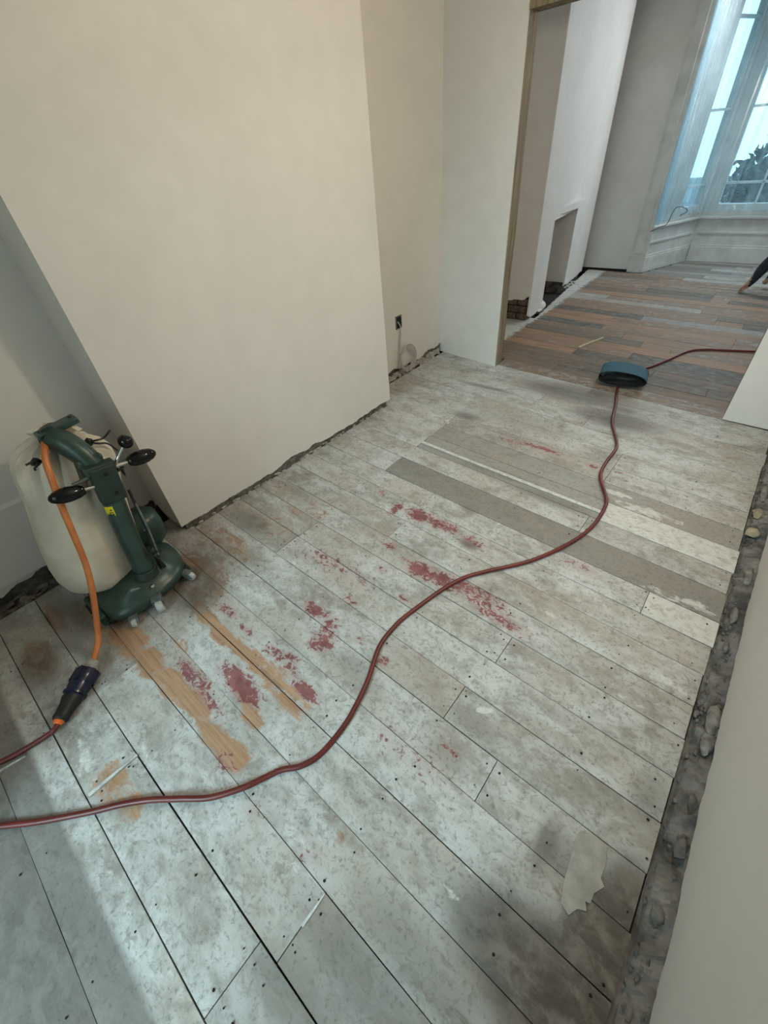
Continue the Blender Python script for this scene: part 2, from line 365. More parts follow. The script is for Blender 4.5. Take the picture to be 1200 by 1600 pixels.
def P(kind, u, v, rx, ry, s=1.0):
    p = fl(u, v); return (kind, p.x, p.y, rx, ry, s)
STAINS_AND_SHADE = [
 # red paint
 P('red',503,1002,.050,.050,.75), P('red',515,978,.03,.03,.7), P('red',480,1082,.060,.022,1.0), P('red',490,952,.055,.028,.85),
 P('red',515,968,.03,.015,.7), P('red',547,938,.045,.02,.65), P('red',355,955,.06,.022,.7), P('red',385,985,.04,.015,.7), P('red',408,1000,.02,.012,.6),
 P('red',428,1020,.05,.025,.68), P('red',455,1030,.04,.02,.75), P('red',455,1050,.04,.02,.7), P('red',375,1068,.11,.035,.95),
 P('red',390,1090,.05,.02,.85), P('red',305,1058,.12,.03,.7), P('red',330,1098,.08,.02,.65), P('red',350,1190,.05,.03,.55),
 P('red',655,890,.05,.040,.95), P('red',690,905,.09,.04,.75), P('red',740,925,.15,.05,.62), P('red',780,965,.12,.035,.6), P('red',800,985,.05,.02,.5),
 P('red',655,805,.07,.042,.9), P('red',690,820,.10,.038,.7), P('red',619,795,.025,.055,.75), P('red',597,770,.05,.014,.75), P('red',735,845,.1,.03,.5),
 P('red',703,1168,.035,.02,.62), P('red',600,1035,.02,.025,.7), P('red',632,935,.03,.02,.62), P('red',560,1000,.02,.015,.6),
 P('red',610,853,.03,.025,.7), P('red',632,873,.025,.015,.62), P('red',598,890,.03,.02,.62),
 P('red',845,700,.13,.025,.72), P('red',800,690,.1,.02,.55), P('red',925,728,.03,.02,.75), P('red',968,740,.025,.015,.68), P('red',977,752,.02,.012,.7),
 P('red',905,885,.12,.04,.42), P('red',520,880,.2,.06,.43), P('red',470,860,.15,.06,.36), P('red',560,905,.12,.05,.38), P('red',640,1180,.2,.06,.32),
 P('red',480,1330,.05,.03,.42), P('red',395,1270,.04,.03,.40), P('red',85,965,.06,.02,.35), P('red',440,760,.2,.05,.3),
 # bare wood, and brown painted in for shade
 P('wood',205,1000,.10,.055,.9), P('wood',235,1035,.10,.05,.9), P('wood',270,1070,.10,.045,.9), P('wood',300,1095,.10,.040,.9), P('wood',335,1150,.09,.035,.9), P('wood',365,1180,.06,.04,.95),
 P('wood',285,1010,.10,.025,.6), P('wood',305,945,.07,.035,.9), P('wood',325,965,.08,.035,.9), P('wood',345,990,.08,.035,.9), P('wood',375,1015,.08,.032,.85),
 P('wood',400,1035,.08,.04,.8), P('wood',430,1060,.09,.05,.72), P('wood',450,1090,.08,.05,.7), P('wood',395,1120,.07,.02,.95), P('wood',385,1095,.08,.022,.85), P('wood',470,1110,.05,.04,.6),
 P('wood',60,1030,.12,.055,.85), P('wood',85,965,.10,.030,1.0), P('wood',130,960,.12,.07,.62), P('wood',175,1225,.09,.055,.70), P('wood',200,1265,.06,.05,.72),
 P('wood',300,900,.22,.12,.85), P('wood',350,850,.24,.12,.58), P('wood',420,820,.2,.1,.5), P('wood',180,980,.1,.08,.7), P('wood',480,800,.16,.1,.48),  # mostly brown painted for the sander's shade along the chimney foot
 P('wood',500,790,.14,.06,.50), P('wood',540,1310,.05,.03,.5),
 P('wood',940,1500,.12,.16,.75), P('wood',880,1580,.2,.1,.75), P('wood',975,1430,.06,.10,.65), P('wood',700,1570,.2,.06,.42),  # mostly the camera operator's shadow, painted brown in the near right corner
 # grime and painted shade
 P('dark',300,920,.16,.12,.62), P('dark',330,870,.2,.10,.40), P('dark',390,815,.16,.07,.42), P('dark',60,1040,.14,.08,.55), P('dark',110,970,.2,.1,.45), P('dark',0,1000,.3,.12,.30),  # cast shade painted in: right of the sander, and the dust bag's at left
 P('dark',820,1440,.12,.06,.30), P('dark',960,1500,.12,.16,.80), P('dark',900,1590,.28,.12,.80), P('dark',760,1520,.14,.06,.45), P('dark',650,1500,.2,.07,.42), P('dark',560,1530,.22,.07,.40), P('dark',460,1560,.16,.06,.40),  # the strongest two paint the camera operator's shadow at near right
 P('dark',880,1350,.05,.06,.40), P('dark',980,1400,.06,.09,.55), P('dark',700,1180,.08,.04,.35), P('dark',740,1130,.1,.04,.35), P('dark',560,1060,.12,.05,.30), P('dark',850,1330,.03,.08,.5),
 P('dark',900,615,.42,.14,.52), P('dark',960,655,.25,.12,.55), P('dark',760,605,.25,.03,.45), P('dark',730,650,.12,.05,.45), P('dark',820,660,.4,.12,.25), P('dark',860,780,.3,.05,.45), P('dark',780,740,.35,.06,.42),
 P('dark',1000,590,.8,.16,.55), P('dark',880,575,.3,.1,.4), P('dark',970,640,.12,.05,.5), P('dark',500,1440,.03,.05,.3), P('dark',390,1440,.05,.04,.25), P('dark',640,870,.1,.04,.22),
 P('dark',735,795,.06,.03,.5), P('dark',733,850,.05,.03,.6), P('dark',450,1010,.1,.03,.3), P('dark',550,1040,.09,.05,.35), P('dark',1020,1250,.06,.1,.35),
 # clean white paint
 P('white',690,655,.22,.05,.5), P('white',720,620,.2,.05,.5), P('white',740,575,.25,.08,.5), P('white',460,870,.14,.06,.42), P('white',420,940,.2,.07,.44), P('white',960,770,.10,.03,.65), P('white',1010,800,.2,.05,.60), P('white',1090,850,.15,.05,.5),
 P('white',130,1180,.22,.05,.5), P('white',230,1180,.1,.07,.48), P('white',180,1110,.12,.05,.45), P('white',460,1330,.12,.06,.46), P('white',300,1290,.2,.05,.46), P('white',700,1390,.05,.02,.55), P('white',740,1370,.04,.015,.6),
 P('white',690,1300,.10,.05,.42), P('white',640,1190,.1,.05,.42), P('white',1060,940,.16,.06,.55), P('white',1020,1060,.14,.05,.5), P('white',960,1080,.12,.04,.45), P('white',1010,1110,.1,.04,.42), P('white',1060,1010,.14,.05,.42),
 P('white',860,960,.04,.02,.55), P('white',560,890,.1,.05,.35), P('white',60,1200,.15,.04,.45), P('white',200,1400,.5,.03,.46), P('white',250,1150,.06,.05,.5), P('white',750,1110,.02,.012,.9), P('white',763,1106,.02,.01,.9),
]
SK = {k: np.array([s[1:] for s in STAINS_AND_SHADE if s[0] == k]) for k in ('red', 'wood', 'dark', 'white')}
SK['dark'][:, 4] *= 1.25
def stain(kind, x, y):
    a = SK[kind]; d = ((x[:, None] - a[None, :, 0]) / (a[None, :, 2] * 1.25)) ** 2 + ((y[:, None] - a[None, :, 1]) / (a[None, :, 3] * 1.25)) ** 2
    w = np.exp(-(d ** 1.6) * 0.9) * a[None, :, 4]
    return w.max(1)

floor_o = struct(MB().box(-2.75, 1.75, -3.7, 8.3, -0.16, -0.10).build('floor', M['void']))
NAILS = MB()
def plank(xa, xb, ya, yb, tone=0.5, wood=0.0, dark=0.0, warm=0.35, white=0.0, step=0.026, gap=0.0035, dz=None, far=False, thick=0.022):
    """one floorboard between seams ya (near) and yb (far), from xa to xb"""
    nx = max(2, int((xb - xa) / step)); ny = 6 if not far else 3
    z = random.uniform(-0.0012, 0.0012) if dz is None else dz
    tw = random.uniform(-0.0012, 0.0012)
    g0 = gap * random.uniform(.3, .75); g1 = gap * random.uniform(.3, .75)
    xs = np.linspace(xa + .0012, xb - .0012, nx + 1); vs = []; fs = []
    wob = random.random() * 50
    for x in xs:
        w = 0.0012 * mnoise.noise(Vector((x * 3, wob, 0)))
        y0 = seam(ya, x) + g0 + w; y1 = seam(yb, x) - g1 - 0.0012 * mnoise.noise(Vector((x * 3, wob + 9, 0)))
        for j in range(ny + 1):
            t = j / ny; vs.append((x, y0 + (y1 - y0) * t, z + tw * (t - .5) - (0.0012 if j in (0, ny) else 0)))
        vs.append((x, y1, z - thick)); vs.append((x, y0, z - thick))
    m = ny + 3
    for i in range(nx):
        for j in range(m):
            fs.append((i * m + j, (i + 1) * m + j, (i + 1) * m + (j + 1) % m, i * m + (j + 1) % m))
    fs += [tuple(range(m)), tuple(range(nx * m, (nx + 1) * m))[::-1]]
    me = bpy.data.meshes.new('floor_plank'); me.from_pydata(vs, [], fs); me.update()
    me.materials.append(M['board'])
    V = np.array(vs); n = len(V); x, y = V[:, 0], V[:, 1]
    la = np.ones((n, 4)); lb = np.ones((n, 4)); pk = np.ones((n, 4))
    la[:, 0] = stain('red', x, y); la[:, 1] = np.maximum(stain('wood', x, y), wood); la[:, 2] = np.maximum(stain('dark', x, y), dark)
    lb[:, 0] = np.maximum(stain('white', x, y), white); lb[:, 1] = tone; lb[:, 2] = warm
    if not far:
        # darker and less white on the near side of a line by the alcove
        la[:, 2] = np.maximum(la[:, 2], np.where(y < -0.457, 0.62, 0)); lb[:, 0] = np.where(y < -0.457, lb[:, 0] * .3, lb[:, 0])
        # traffic grime along the wall gap
        la[:, 2] = np.maximum(la[:, 2], 0.30 * np.clip(1 - np.abs(x - X_END) / .10, 0, 1))
        lb[:, 2] = np.where((y < 0.35) & (x < -.7) & (x > -1.66), np.clip(lb[:, 2] + 0.45, 0, 1), lb[:, 2] * np.where(x > -.3, .1, 1))
    else:
        # painted margin that stayed along the walls of the far room
        edge = np.clip(1 - (x + 2.05 - 0.02 * np.maximum(0, y - 4.6) * -1) / .22, 0, 1)
        lb[:, 0] = np.maximum(lb[:, 0], edge * .8 + 0.30 * np.clip(1 - (x + 1.75) / .5, 0, 1))
    pk[:, :3] = (random.random(), random.random(), random.random())
    for nm, arr in (('la', la), ('lb', lb), ('pk', pk)):
        at = me.attributes.new(nm, 'FLOAT_COLOR', 'POINT'); at.data.foreach_set('color', arr.astype(np.float32).ravel())
    o = bpy.data.objects.new('floor_plank', me); COL.objects.link(o); o.parent = floor_o
    return o

def nail(x, y):
    r = random.uniform(.0022, .0042)
    NAILS.add([(x + r * math.cos(a) * random.uniform(.8, 1.3), y + r * math.sin(a), 0.0016) for a in np.linspace(0, 2 * PI, 7)[:-1]] + [(x, y, 0.0022)],
              [(i, (i + 1) % 6, 6) for i in range(6)])
JOISTS = [-1.86, -1.457, -1.06, -0.656, -0.33, 0.07]

def x_start(y):
    if 0.47 < y < 2.2: return -2.008
    if y <= 0.47: return -2.205
    if y > 2.2: return -2.255
    return -2.255

rows = [-3.44, -3.27, -3.10, -2.93, -2.76, -2.59, -2.42, -2.25, -2.08, -1.91, -1.74, -1.57, -1.40, -1.23, -1.06, -0.893, -0.724, -0.555, -0.386, -0.216, -0.047, 0.098, 0.242, 0.388, 0.532,
        0.677, 0.825, 0.965, 1.10, 1.245, 1.385, 1.525, 1.70, 1.845, 2.01, 2.17, 2.335, 2.51, 2.685, 2.845, 2.985, 3.13, 3.28]
# per row: joints and, for each piece from the left, its own look
R_ = {
 -0.386: ([-1.10, -.39], [dict(tone=.42), dict(tone=.55), dict(tone=.36, dark=.18)]),
 -0.216: ([-1.445, -.327], [dict(tone=.30, dark=.15), dict(tone=.60), dict(tone=.30, dark=.22)]),
 -0.047: ([], [dict(tone=.56, wood=.12)]),
 0.098: ([], [dict(tone=.62, wood=.05)]),
 0.242: ([], [dict(tone=.66)]),
 0.388: ([-.12], [dict(tone=.60), dict(tone=.42)]),
 0.532: ([-.33], [dict(tone=.50), dict(tone=.42)]),
 0.677: ([-1.465], [dict(tone=.42, wood=.18), dict(tone=.58)]),
 0.825: ([-1.455, -.288], [dict(tone=.42, wood=.15), dict(tone=.60), dict(tone=.50)]),
 0.965: ([], [dict(tone=.54, wood=.08)]),
 1.10: ([-1.06], [dict(tone=.44, dark=.1), dict(tone=.52)]),
 1.245: ([-1.50], [dict(tone=.66), dict(tone=.54)]),
 1.385: ([-1.07, 0.07], [dict(tone=.56), dict(tone=.52), dict(tone=.7, white=.68)]),
 1.525: ([-1.46], [dict(tone=.62), dict(tone=.45, dark=.52)]),
 1.70: ([-.30], [dict(tone=.56, dark=.10), dict(tone=.48, dark=.20)]),
 2.01: ([-1.456], [dict(tone=.62), dict(tone=.46, dark=.38)]),
 2.17: ([-1.46, -.34], [dict(tone=.70, white=.3), dict(tone=.42, dark=.14), dict(tone=.64)]),
 2.335: ([-.34], [dict(tone=.58), dict(tone=.58)]),
 2.51: ([], [dict(tone=.62)]),
 2.685: ([-.656], [dict(tone=.66), dict(tone=.56)]),
 2.845: ([-1.057], [dict(tone=.70, white=.25), dict(tone=.54)]),
 2.985: ([], [dict(tone=.58)]),
 3.13: ([-.8], [dict(tone=.66, white=.3), dict(tone=.5)]),
}
for i in range(len(rows) - 1):
    ya, yb = rows[i], rows[i + 1]
    x0 = x_start(0.5 * (ya + yb)); x1 = X_END + random.uniform(-.006, .004)
    if ya == 1.845:          # this row is a worn grey board, a narrow clean batten and a white painted end
        plank(x0, -1.455, ya, yb, tone=.64)
        plank(-1.455, -0.26, ya, 1.845 + .050, tone=.50, dark=.42)
        plank(-1.455, -0.26, 1.845 + .050, 1.845 + .078, tone=.9, white=.95, dz=.002)
        plank(-1.455, -0.26, 1.845 + .078, yb, tone=.48, dark=.40)
        plank(-0.26, x1, ya, yb, tone=.66, white=.62)
        continue
    near = -1.0 < ya
    joints, looks = R_.get(ya, ([random.choice([-1.457, -1.06, -.656])], [dict(tone=.48), dict(tone=.42)]))
    if ya == -0.555: joints, looks = [], [dict(tone=.50)]
    if ya == -0.724: joints, looks = [], [dict(tone=.30, wood=.30, warm=.1)]
    if ya == 2.17: looks = looks[:len(joints) + 1]
    xs = [x0] + joints + [x1]
    for k in range(len(xs) - 1):
        plank(xs[k], xs[k + 1], ya, yb, step=.026 if near else .2, gap=.0055 if ya == -0.386 else .0026, **looks[min(k, len(looks) - 1)])
    if near:
        for jx in JOISTS + [X_END - .03]:
            for t in (.2, .8):
                if random.random() < .85: nail(jx + random.uniform(-.018, .018), seam(ya, jx) + (yb - ya) * t + random.uniform(-.015, .015))
        for jx in joints:
            for s in (-.022, .022):
                nail(jx + s, seam(ya, jx) + (yb - ya) * .25); nail(jx + s, seam(ya, jx) + (yb - ya) * .78)

# far room boards: mostly sanded to brown wood
y = 3.28; k = 0
far_looks = {0: dict(tone=.45, wood=.50, warm=.15, dark=.25), 1: dict(tone=.3, wood=.72, warm=.05, dark=.15), 2: dict(tone=.3, wood=.75, warm=.05, dark=.3), 3: dict(tone=.35, wood=.75, warm=.05, dark=.28)}
cyc = [dict(wood=.66, warm=.45), dict(wood=.70, warm=.75), dict(wood=.60, warm=.25, dark=.3), dict(wood=.64, warm=.1, dark=.6), dict(wood=.62, warm=.3), dict(wood=.4, warm=.2, dark=.8),
       dict(wood=.60, warm=.35, dark=.2), dict(wood=.66, warm=.55), dict(wood=.68, warm=.7), dict(wood=.55, warm=.3, dark=.25), dict(wood=.60, warm=.15, dark=.45)]
while y < 7.93:
    wdt = random.choice([.125, .14, .15, .155, .16]); yb = min(y + wdt, 7.95); ym = .5 * (y + yb)
    if ym < 4.6: xl = -2.25 if ym > 3.40 else -1.66
    else: xl = -1.915 - 0.118 * (ym - 4.6)
    xr = 1.35
    if ym < 3.42: xr = 0.06
    if ym > 7.0: xl = -1.46 + 0.38 * (ym - 7.07); xr = 0.66 - 0.38 * (ym - 7.07)
    js = sorted(random.sample([-1.5, -1.2, -.95, -.75, -.5, -.33, -.1, .3, .7], 2)); js = [j for j in js if xl + .25 < j < xr - .25]
    xs = [xl] + js + [xr]
    for q in range(len(xs) - 1):
        lk = dict(far_looks[k]) if k in far_looks else dict(cyc[(k * 3 + q * random.choice([1, 2, 5])) % len(cyc)])
        if ym > 6.9: lk = dict(tone=random.uniform(.3, .5), wood=.30, warm=.1, dark=random.choice([.1, .3, .45]))
        elif ym > 6.2: lk['wood'] = .55; lk['warm'] *= .4; lk['dark'] = random.choice([.1, .25, .4])
        lk.setdefault('tone', .35); lk['wood'] = min(.9, lk['wood'] + .10); lk['dark'] = lk.get('dark', 0) + .08; lk['warm'] = lk.get('warm', .3) * .72
        if random.random() < .08: lk['wood'] = .42
        plank(xs[q], xs[q + 1], y, yb, step=.08, far=True, gap=.004, **lk)
    y = yb; k += 1
nl = NAILS.build('nail_holes', M['hole'], floor_o); nl['kind'] = 'stuff'

# hardened filler patch left on the boards
fp = [(905,1300),(925,1306),(948,1322),(946,1352),(938,1372),(944,1386),(928,1396),(922,1412),(914,1408),(916,1424),(902,1420),(888,1430),(876,1410),(880,1380),(890,1345),(896,1318)]
MB().prism([fl(*q).xy for q in fp][::-1], 0.0004, 0.0028).build('filler_patch', M['filler'], floor_o)

# ------------------------------------------------------------------ walls
CEIL = 2.75
def sheet_wall(name, p0, p1, mat, bottom, top=CEIL, thick=0.018, n=120, side=1, parent=None):
    """plaster skin from p0 to p1 (plan points); bottom(t) gives its broken lower edge; thickness goes to the given side"""
    p0 = Vector((*p0, 0)); p1 = Vector((*p1, 0)); d = (p1 - p0).normalized(); nrm = Vector((-d.y, d.x, 0)) * side * thick
    m = MB(); vs = []
    for i in range(n + 1):
        t = i / n; p = p0.lerp(p1, t); zb = bottom(t)
        vs += [p + Vector((0, 0, zb)), p + Vector((0, 0, top)), p + nrm + Vector((0, 0, top)), p + nrm + Vector((0, 0, max(0, zb - .004)))]
    fs = [(i * 4 + j, i * 4 + 4 + j, i * 4 + 4 + (j + 1) % 4, i * 4 + (j + 1) % 4) for i in range(n) for j in range(4)]
    fs += [(0, 1, 2, 3), tuple(n * 4 + j for j in (3, 2, 1, 0))]
    m.add(vs, fs); return m.build(name, mat, parent)

def rag(seed, base, amp, L, spots=()):
    def f(t):
        s = t * L
        z = base + amp * (mnoise.noise(Vector((s * 7, seed, 0))) + .6 * mnoise.noise(Vector((s * 23, seed, 3))) + .35 * mnoise.noise(Vector((s * 70, seed, 7))))
        for c, w, h in spots: z += h * math.exp(-((s - c) / w) ** 2)
        return max(0.002, z)
    return f

# chimney breast of the near room
cb = struct(sheet_wall('wall_chimney_breast', (-2.018, .492), (-1.998, 2.292), M['plaster'],
            rag(1.3, .036, .010, 1.8, [(.80, .10, .030), (1.0, .06, .020), (1.62, .16, .016), (.25, .12, .006)]), n=260, side=1))
sheet_wall('chimney_side', (-2.30, .492), (-2.036, .492), M['plaster'], rag(2.1, .03, .02, .27, [(.03, .05, .05)]), n=50, side=1, parent=cb)
sheet_wall('chimney_side', (-2.30, 2.292), (-2.016, 2.292), M['plaster'], rag(4.1, .02, .012, .27), n=40, side=-1, parent=cb)
MB().box(-2.30, -2.045, .512, 2.272, -0.10, CEIL).build('masonry_core', M['masonry'], cb)
deb = MB()
for i in range(60):
    yy = random.uniform(.52, 2.26); deb.lump((-2.012 + random.uniform(-.02, .012), yy, random.uniform(-.012, .004)), (random.uniform(.006, .014), random.uniform(.008, .03), random.uniform(.005, .011)), i)
d = deb.build('gap_rubble', M['raw_plaster'], cb); d['kind'] = 'stuff'
MB().box(-2.05, -2.026, .515, 2.27, -.05, .13).build('scratch_coat', M['scratch'], cb)

# alcove left of the breast
wa = struct(sheet_wall('wall_alcove', (-2.30, -2.42), (-2.30, .50), M['plaster'], rag(5.5, .050, .022, 2.9, [(2.45, .2, .02), (2.85, .1, .04)]), n=300, side=1))
MB().box(-2.36, -2.325, -2.42, .50, -.10, .2).build('masonry_core', M['masonry'], wa)
MB().box(-2.45, -2.32, -2.42, .50, .2, CEIL).build('masonry_core', M['masonry'], wa)
bd = MB()
bd.add([(-2.30, yy, z) for yy in (-2.42, .02) for z in (.09, .45)] + [(-2.281, yy, z) for yy in (-2.42, .02) for z in (.09, .438)], [(0, 1, 3, 2), (4, 6, 7, 5), (1, 5, 7, 3), (0, 2, 6, 4), (0, 4, 5, 1), (2, 3, 7, 6)])
bd.build('plaster_band', M['plaster'], wa)
MB().box(-2.325, -2.20, -2.42, .47, -.06, -.018).build('gap_bed', M['masonry'], wa)
deb = MB()
for i in range(110):
    deb.lump((random.uniform(-2.29, -2.215), random.uniform(-.6, .46), random.uniform(-.02, .005)), (random.uniform(.008, .02), random.uniform(.01, .035), random.uniform(.006, .016)), i + 300)
d = deb.build('gap_rubble', M['masonry'], wa); d['kind'] = 'stuff'

MB().box(-2.92, -2.76, -3.7, 8.3, -.2, 3.4).build('outer_leaf', M['masonry'], wa)
MB().box(-2.77, -2.44, .40, .47, -.15, CEIL).build('outer_leaf', M['masonry'], wa)

# recess right of the breast
wr = struct(sheet_wall('wall_recess', (-2.29, 2.28), (-2.29, 3.45), M['plaster'], rag(8.2, .050, .020, 1.17, [(.45, .08, .03), (.95, .07, .03), (1.12, .05, .03), (.15, .1, -.02)]), n=160, side=1))
MB().box(-2.45, -2.305, 2.28, 3.45, -.10, CEIL).build('masonry_core', M['masonry'], wr)
sk = sheet_wall('skirting_ground', (-2.283, 2.62), (-2.283, 3.40), M['raw_plaster'], lambda t: 0.0, top=.06, n=60, side=1, parent=wr)
for v in sk.data.vertices:
    if v.co.z > .03: v.co.z = .035 + .03 * mnoise.noise(Vector((v.co.y * 14, 2, 0))) + .012 * mnoise.noise(Vector((v.co.y * 50, 2, 0)))
deb = MB()
for i in range(40):
    deb.lump((random.uniform(-2.285, -2.262), random.uniform(2.45, 3.4), random.uniform(-.008, .006)), (random.uniform(.008, .016), random.uniform(.01, .03), random.uniform(.006, .014)), i + 500)
d = deb.build('gap_rubble', M['raw_plaster'], wr); d['kind'] = 'stuff'

# partition with the timber-lined opening
JX, JY, DEPTH = -1.647, 3.335, 0.115
wp = struct(MB().prism([(-2.30, 3.435), (JX - .004, JY), (JX - .004, JY + .012), (JX - .027, JY + .015), (JX - .027, JY + DEPTH + .02), (-2.30, 3.56)], 0.001, CEIL).build('wall_partition', M['plaster']))
MB().prism([(JX - .03, JY + .004), (.10, 3.248), (.10, 3.36), (JX - .03, JY + DEPTH)], 2.085, CEIL).build('wall_over_opening', M['plaster'], wp)
MB().prism([(.051, 3.248), (.62, 3.225), (.62, 3.345), (.078, 3.368), (.078, 3.262), (.051, 3.262)], 0.004, CEIL).build('wall_nib', M['plaster'], wp)
dr = struct(bpy.data.objects.new('door_1', None)); COL.objects.link(dr); dr.location = (JX, JY, 0)
jb = MB()
jpts = [JX - .032, JX]
n = 40; vs = []
for i in range(n + 1):
    z = 2.085 * i / n; w = .004 * mnoise.noise(Vector((z * 2.5, 1, 0))) + .0015 * mnoise.noise(Vector((z * 14, 5, 0)))
    vs += [(JX - .0265, JY + .016, z), (JX + w, JY + .0125 + w * .3, z), (JX + w, JY + DEPTH + .004, z), (JX - .0265, JY + DEPTH + .004, z)]
fs = [(i * 4 + j, i * 4 + (j + 1) % 4, i * 4 + 4 + (j + 1) % 4, i * 4 + 4 + j) for i in range(n) for j in range(4)] + [(0, 1, 2, 3), tuple(n * 4 + j for j in (3, 2, 1, 0))]
jb.add(vs, fs).build('jamb', M['timber'], dr)
MB().prism([(.049, 3.263), (.077, 3.263), (.077, 3.37), (.049, 3.372)], 0, 2.085).build('jamb', M['timber'], dr)
MB().prism([(JX - .001, JY - .006), (.049, 3.246), (.049, 3.372), (JX - .001, JY + DEPTH + .004)], 2.05, 2.085).build('head', M['timber'], dr)

# right wall with its broken lower edge
WX = .378
def right_bottom(t):
    s = -2.42 + t * 5.67
    z = .030 + .010 * mnoise.noise(Vector((s * 6, 9, 0))) + .008 * mnoise.noise(Vector((s * 19, 9, 4))) + .005 * mnoise.noise(Vector((s * 60, 9, 2)))
    z += .012 * math.exp(-((s - .45) / .1) ** 2) + .03 * math.exp(-((s - 2.05) / .25) ** 2)
    return max(.004, z)
ww = struct(sheet_wall('wall_right', (WX, -2.42), (WX + .012, 3.25), M['plaster'], right_bottom, n=420, side=-1))
MB().box(WX + .028, WX + .15, -2.42, 3.24, -.1, CEIL).build('masonry_core', M['masonry'], ww)
tr = struct(MB().box(X_END + .003, WX + .03, -2.42, 3.24, -.09, -.030).build('trim_1', M['trench']))
# uneven mortar bed in the gap
bed = MB(); ny_, nx_ = 420, 6; vs = []
for i in range(ny_ + 1):
    yy = -.6 + 3.83 * i / ny_
    for j in range(nx_ + 1):
        xx = X_END + .004 + (WX + .024 - X_END) * j / nx_
        z = -.022 + .020 * mnoise.noise(Vector((xx * 9, yy * 9, 1))) + .012 * mnoise.noise(Vector((xx * 35, yy * 35, 1))) + .006 * mnoise.noise(Vector((xx * 90, yy * 90, 1))) + .016 * (j / nx_) - (.02 if j == 0 else 0)
        vs.append((xx, yy, z))
bed.add(vs, [(i * (nx_ + 1) + j, i * (nx_ + 1) + j + 1, (i + 1) * (nx_ + 1) + j + 1, (i + 1) * (nx_ + 1) + j) for i in range(ny_) for j in range(nx_)])
bed.build('mortar_bed', M['trench'], tr)
deb = MB()
for i in range(300):
    yy = random.uniform(.05, 3.2); xx = X_END + random.uniform(.008, .062); r = random.uniform(.002, .007)
    deb.lump((xx, yy, -.017 + random.uniform(-.006, .006)), (r, r * random.uniform(.8, 2.6), r * .6), i + 900)
d = deb.build('mortar_rubble', M['rubble'], tr); d['kind'] = 'stuff'
for (u, v, rx, ry, rz, mt) in [(1186,802,.022,.045,.014,'foam'), (1178,832,.030,.035,.013,'foam'), (1120,1130,.022,.06,.014,'chunk'), (1112,1165,.020,.04,.012,'chunk'), (1148,960,.014,.045,.016,'chunk'),
                               (1172,900,.016,.06,.014,'chunk'), (1090,1260,.012,.03,.012,'rubble'), (1072,1330,.014,.03,.010,'rubble'), (1028,1430,.016,.02,.010,'rubble'), (1135,1010,.010,.03,.012,'chunk'), (1195,770,.016,.08,.010,'chunk')]:
    p = fl(u, v); x = min(max(p.x, X_END + .02), WX - .004)
    MB().lump((x, p.y, -.004), (rx, ry, rz), u, sub=2).build('plaster_chunk', M[mt], tr, smooth=True)

# wall behind the camera with a doorway to the rear room, whose tall window lights this room
wb = struct(MB().box(-2.30, -1.20, -1.07, -.95, 0, CEIL).build('wall_back', M['plaster']))
for a, b, c, d_ in ((-.05, .38, 0, CEIL), (-1.20, -.05, 2.20, CEIL)):  # unseen right-hand piece reaches in to shade the near right floor
    MB().box(a, b, -1.07, -.95, c, d_).build('wall_piece', M['plaster'], wb)
we = struct(MB().box(-2.32, -1.0, -3.62, -3.46, -.03, 3.3).build('wall_rear', M['plaster']))
for a, b, c, d_ in ((.0, .40, -.03, 3.3), (-1.0, .0, -.03, 1.8), (-1.0, .0, 3.1, 3.3)):
    MB().box(a, b, -3.62, -3.46, c, d_).build('wall_piece', M['plaster'], we)
MB().box(-2.42, -2.30, -3.6, -2.42, 0, 3.3).build('wall_piece', M['plaster'], we)
MB().box(-2.42, -2.30, -2.42, -1.07, CEIL, 3.3).build('wall_piece', M['plaster'], we)
MB().box(.38, .50, -3.6, -2.42, 0, 3.3).build('wall_piece', M['plaster'], we)
MB().box(.38, .50, -2.42, -1.07, CEIL, 3.3).build('wall_piece', M['plaster'], we)
MB().box(-2.42, .50, -1.07, -.95, CEIL + .1, 3.3).build('wall_piece', M['plaster'], we)
w2 = struct(bpy.data.objects.new('window_2', None)); COL.objects.link(w2); w2.location = (-.5, -3.55, 1.8)
for a, b, c, d_ in ((-1.0, -.96, 1.8, 3.1), (-.04, .0, 1.8, 3.1), (-.96, -.04, 1.8, 1.85), (-.96, -.04, 3.05, 3.1), (-.96, -.04, 2.43, 2.47)):
    MB().box(a, b, -3.58, -3.53, c, d_).build('sash_rail', M['white_joinery'], w2)
for c, d_ in ((1.85, 2.43), (2.47, 3.05)):
    MB().box(-.96, -.04, -3.557, -3.553, c, d_).build('pane', M['glass'], w2)

# ceiling
ce = struct(MB().box(-2.75, 1.75, -1.07, 8.3, CEIL, CEIL + .12).build('ceiling', M['ceiling']))
MB().box(-2.75, .60, -3.7, -.95, 3.3, 3.42).build('rear_ceiling', M['ceiling'], ce)

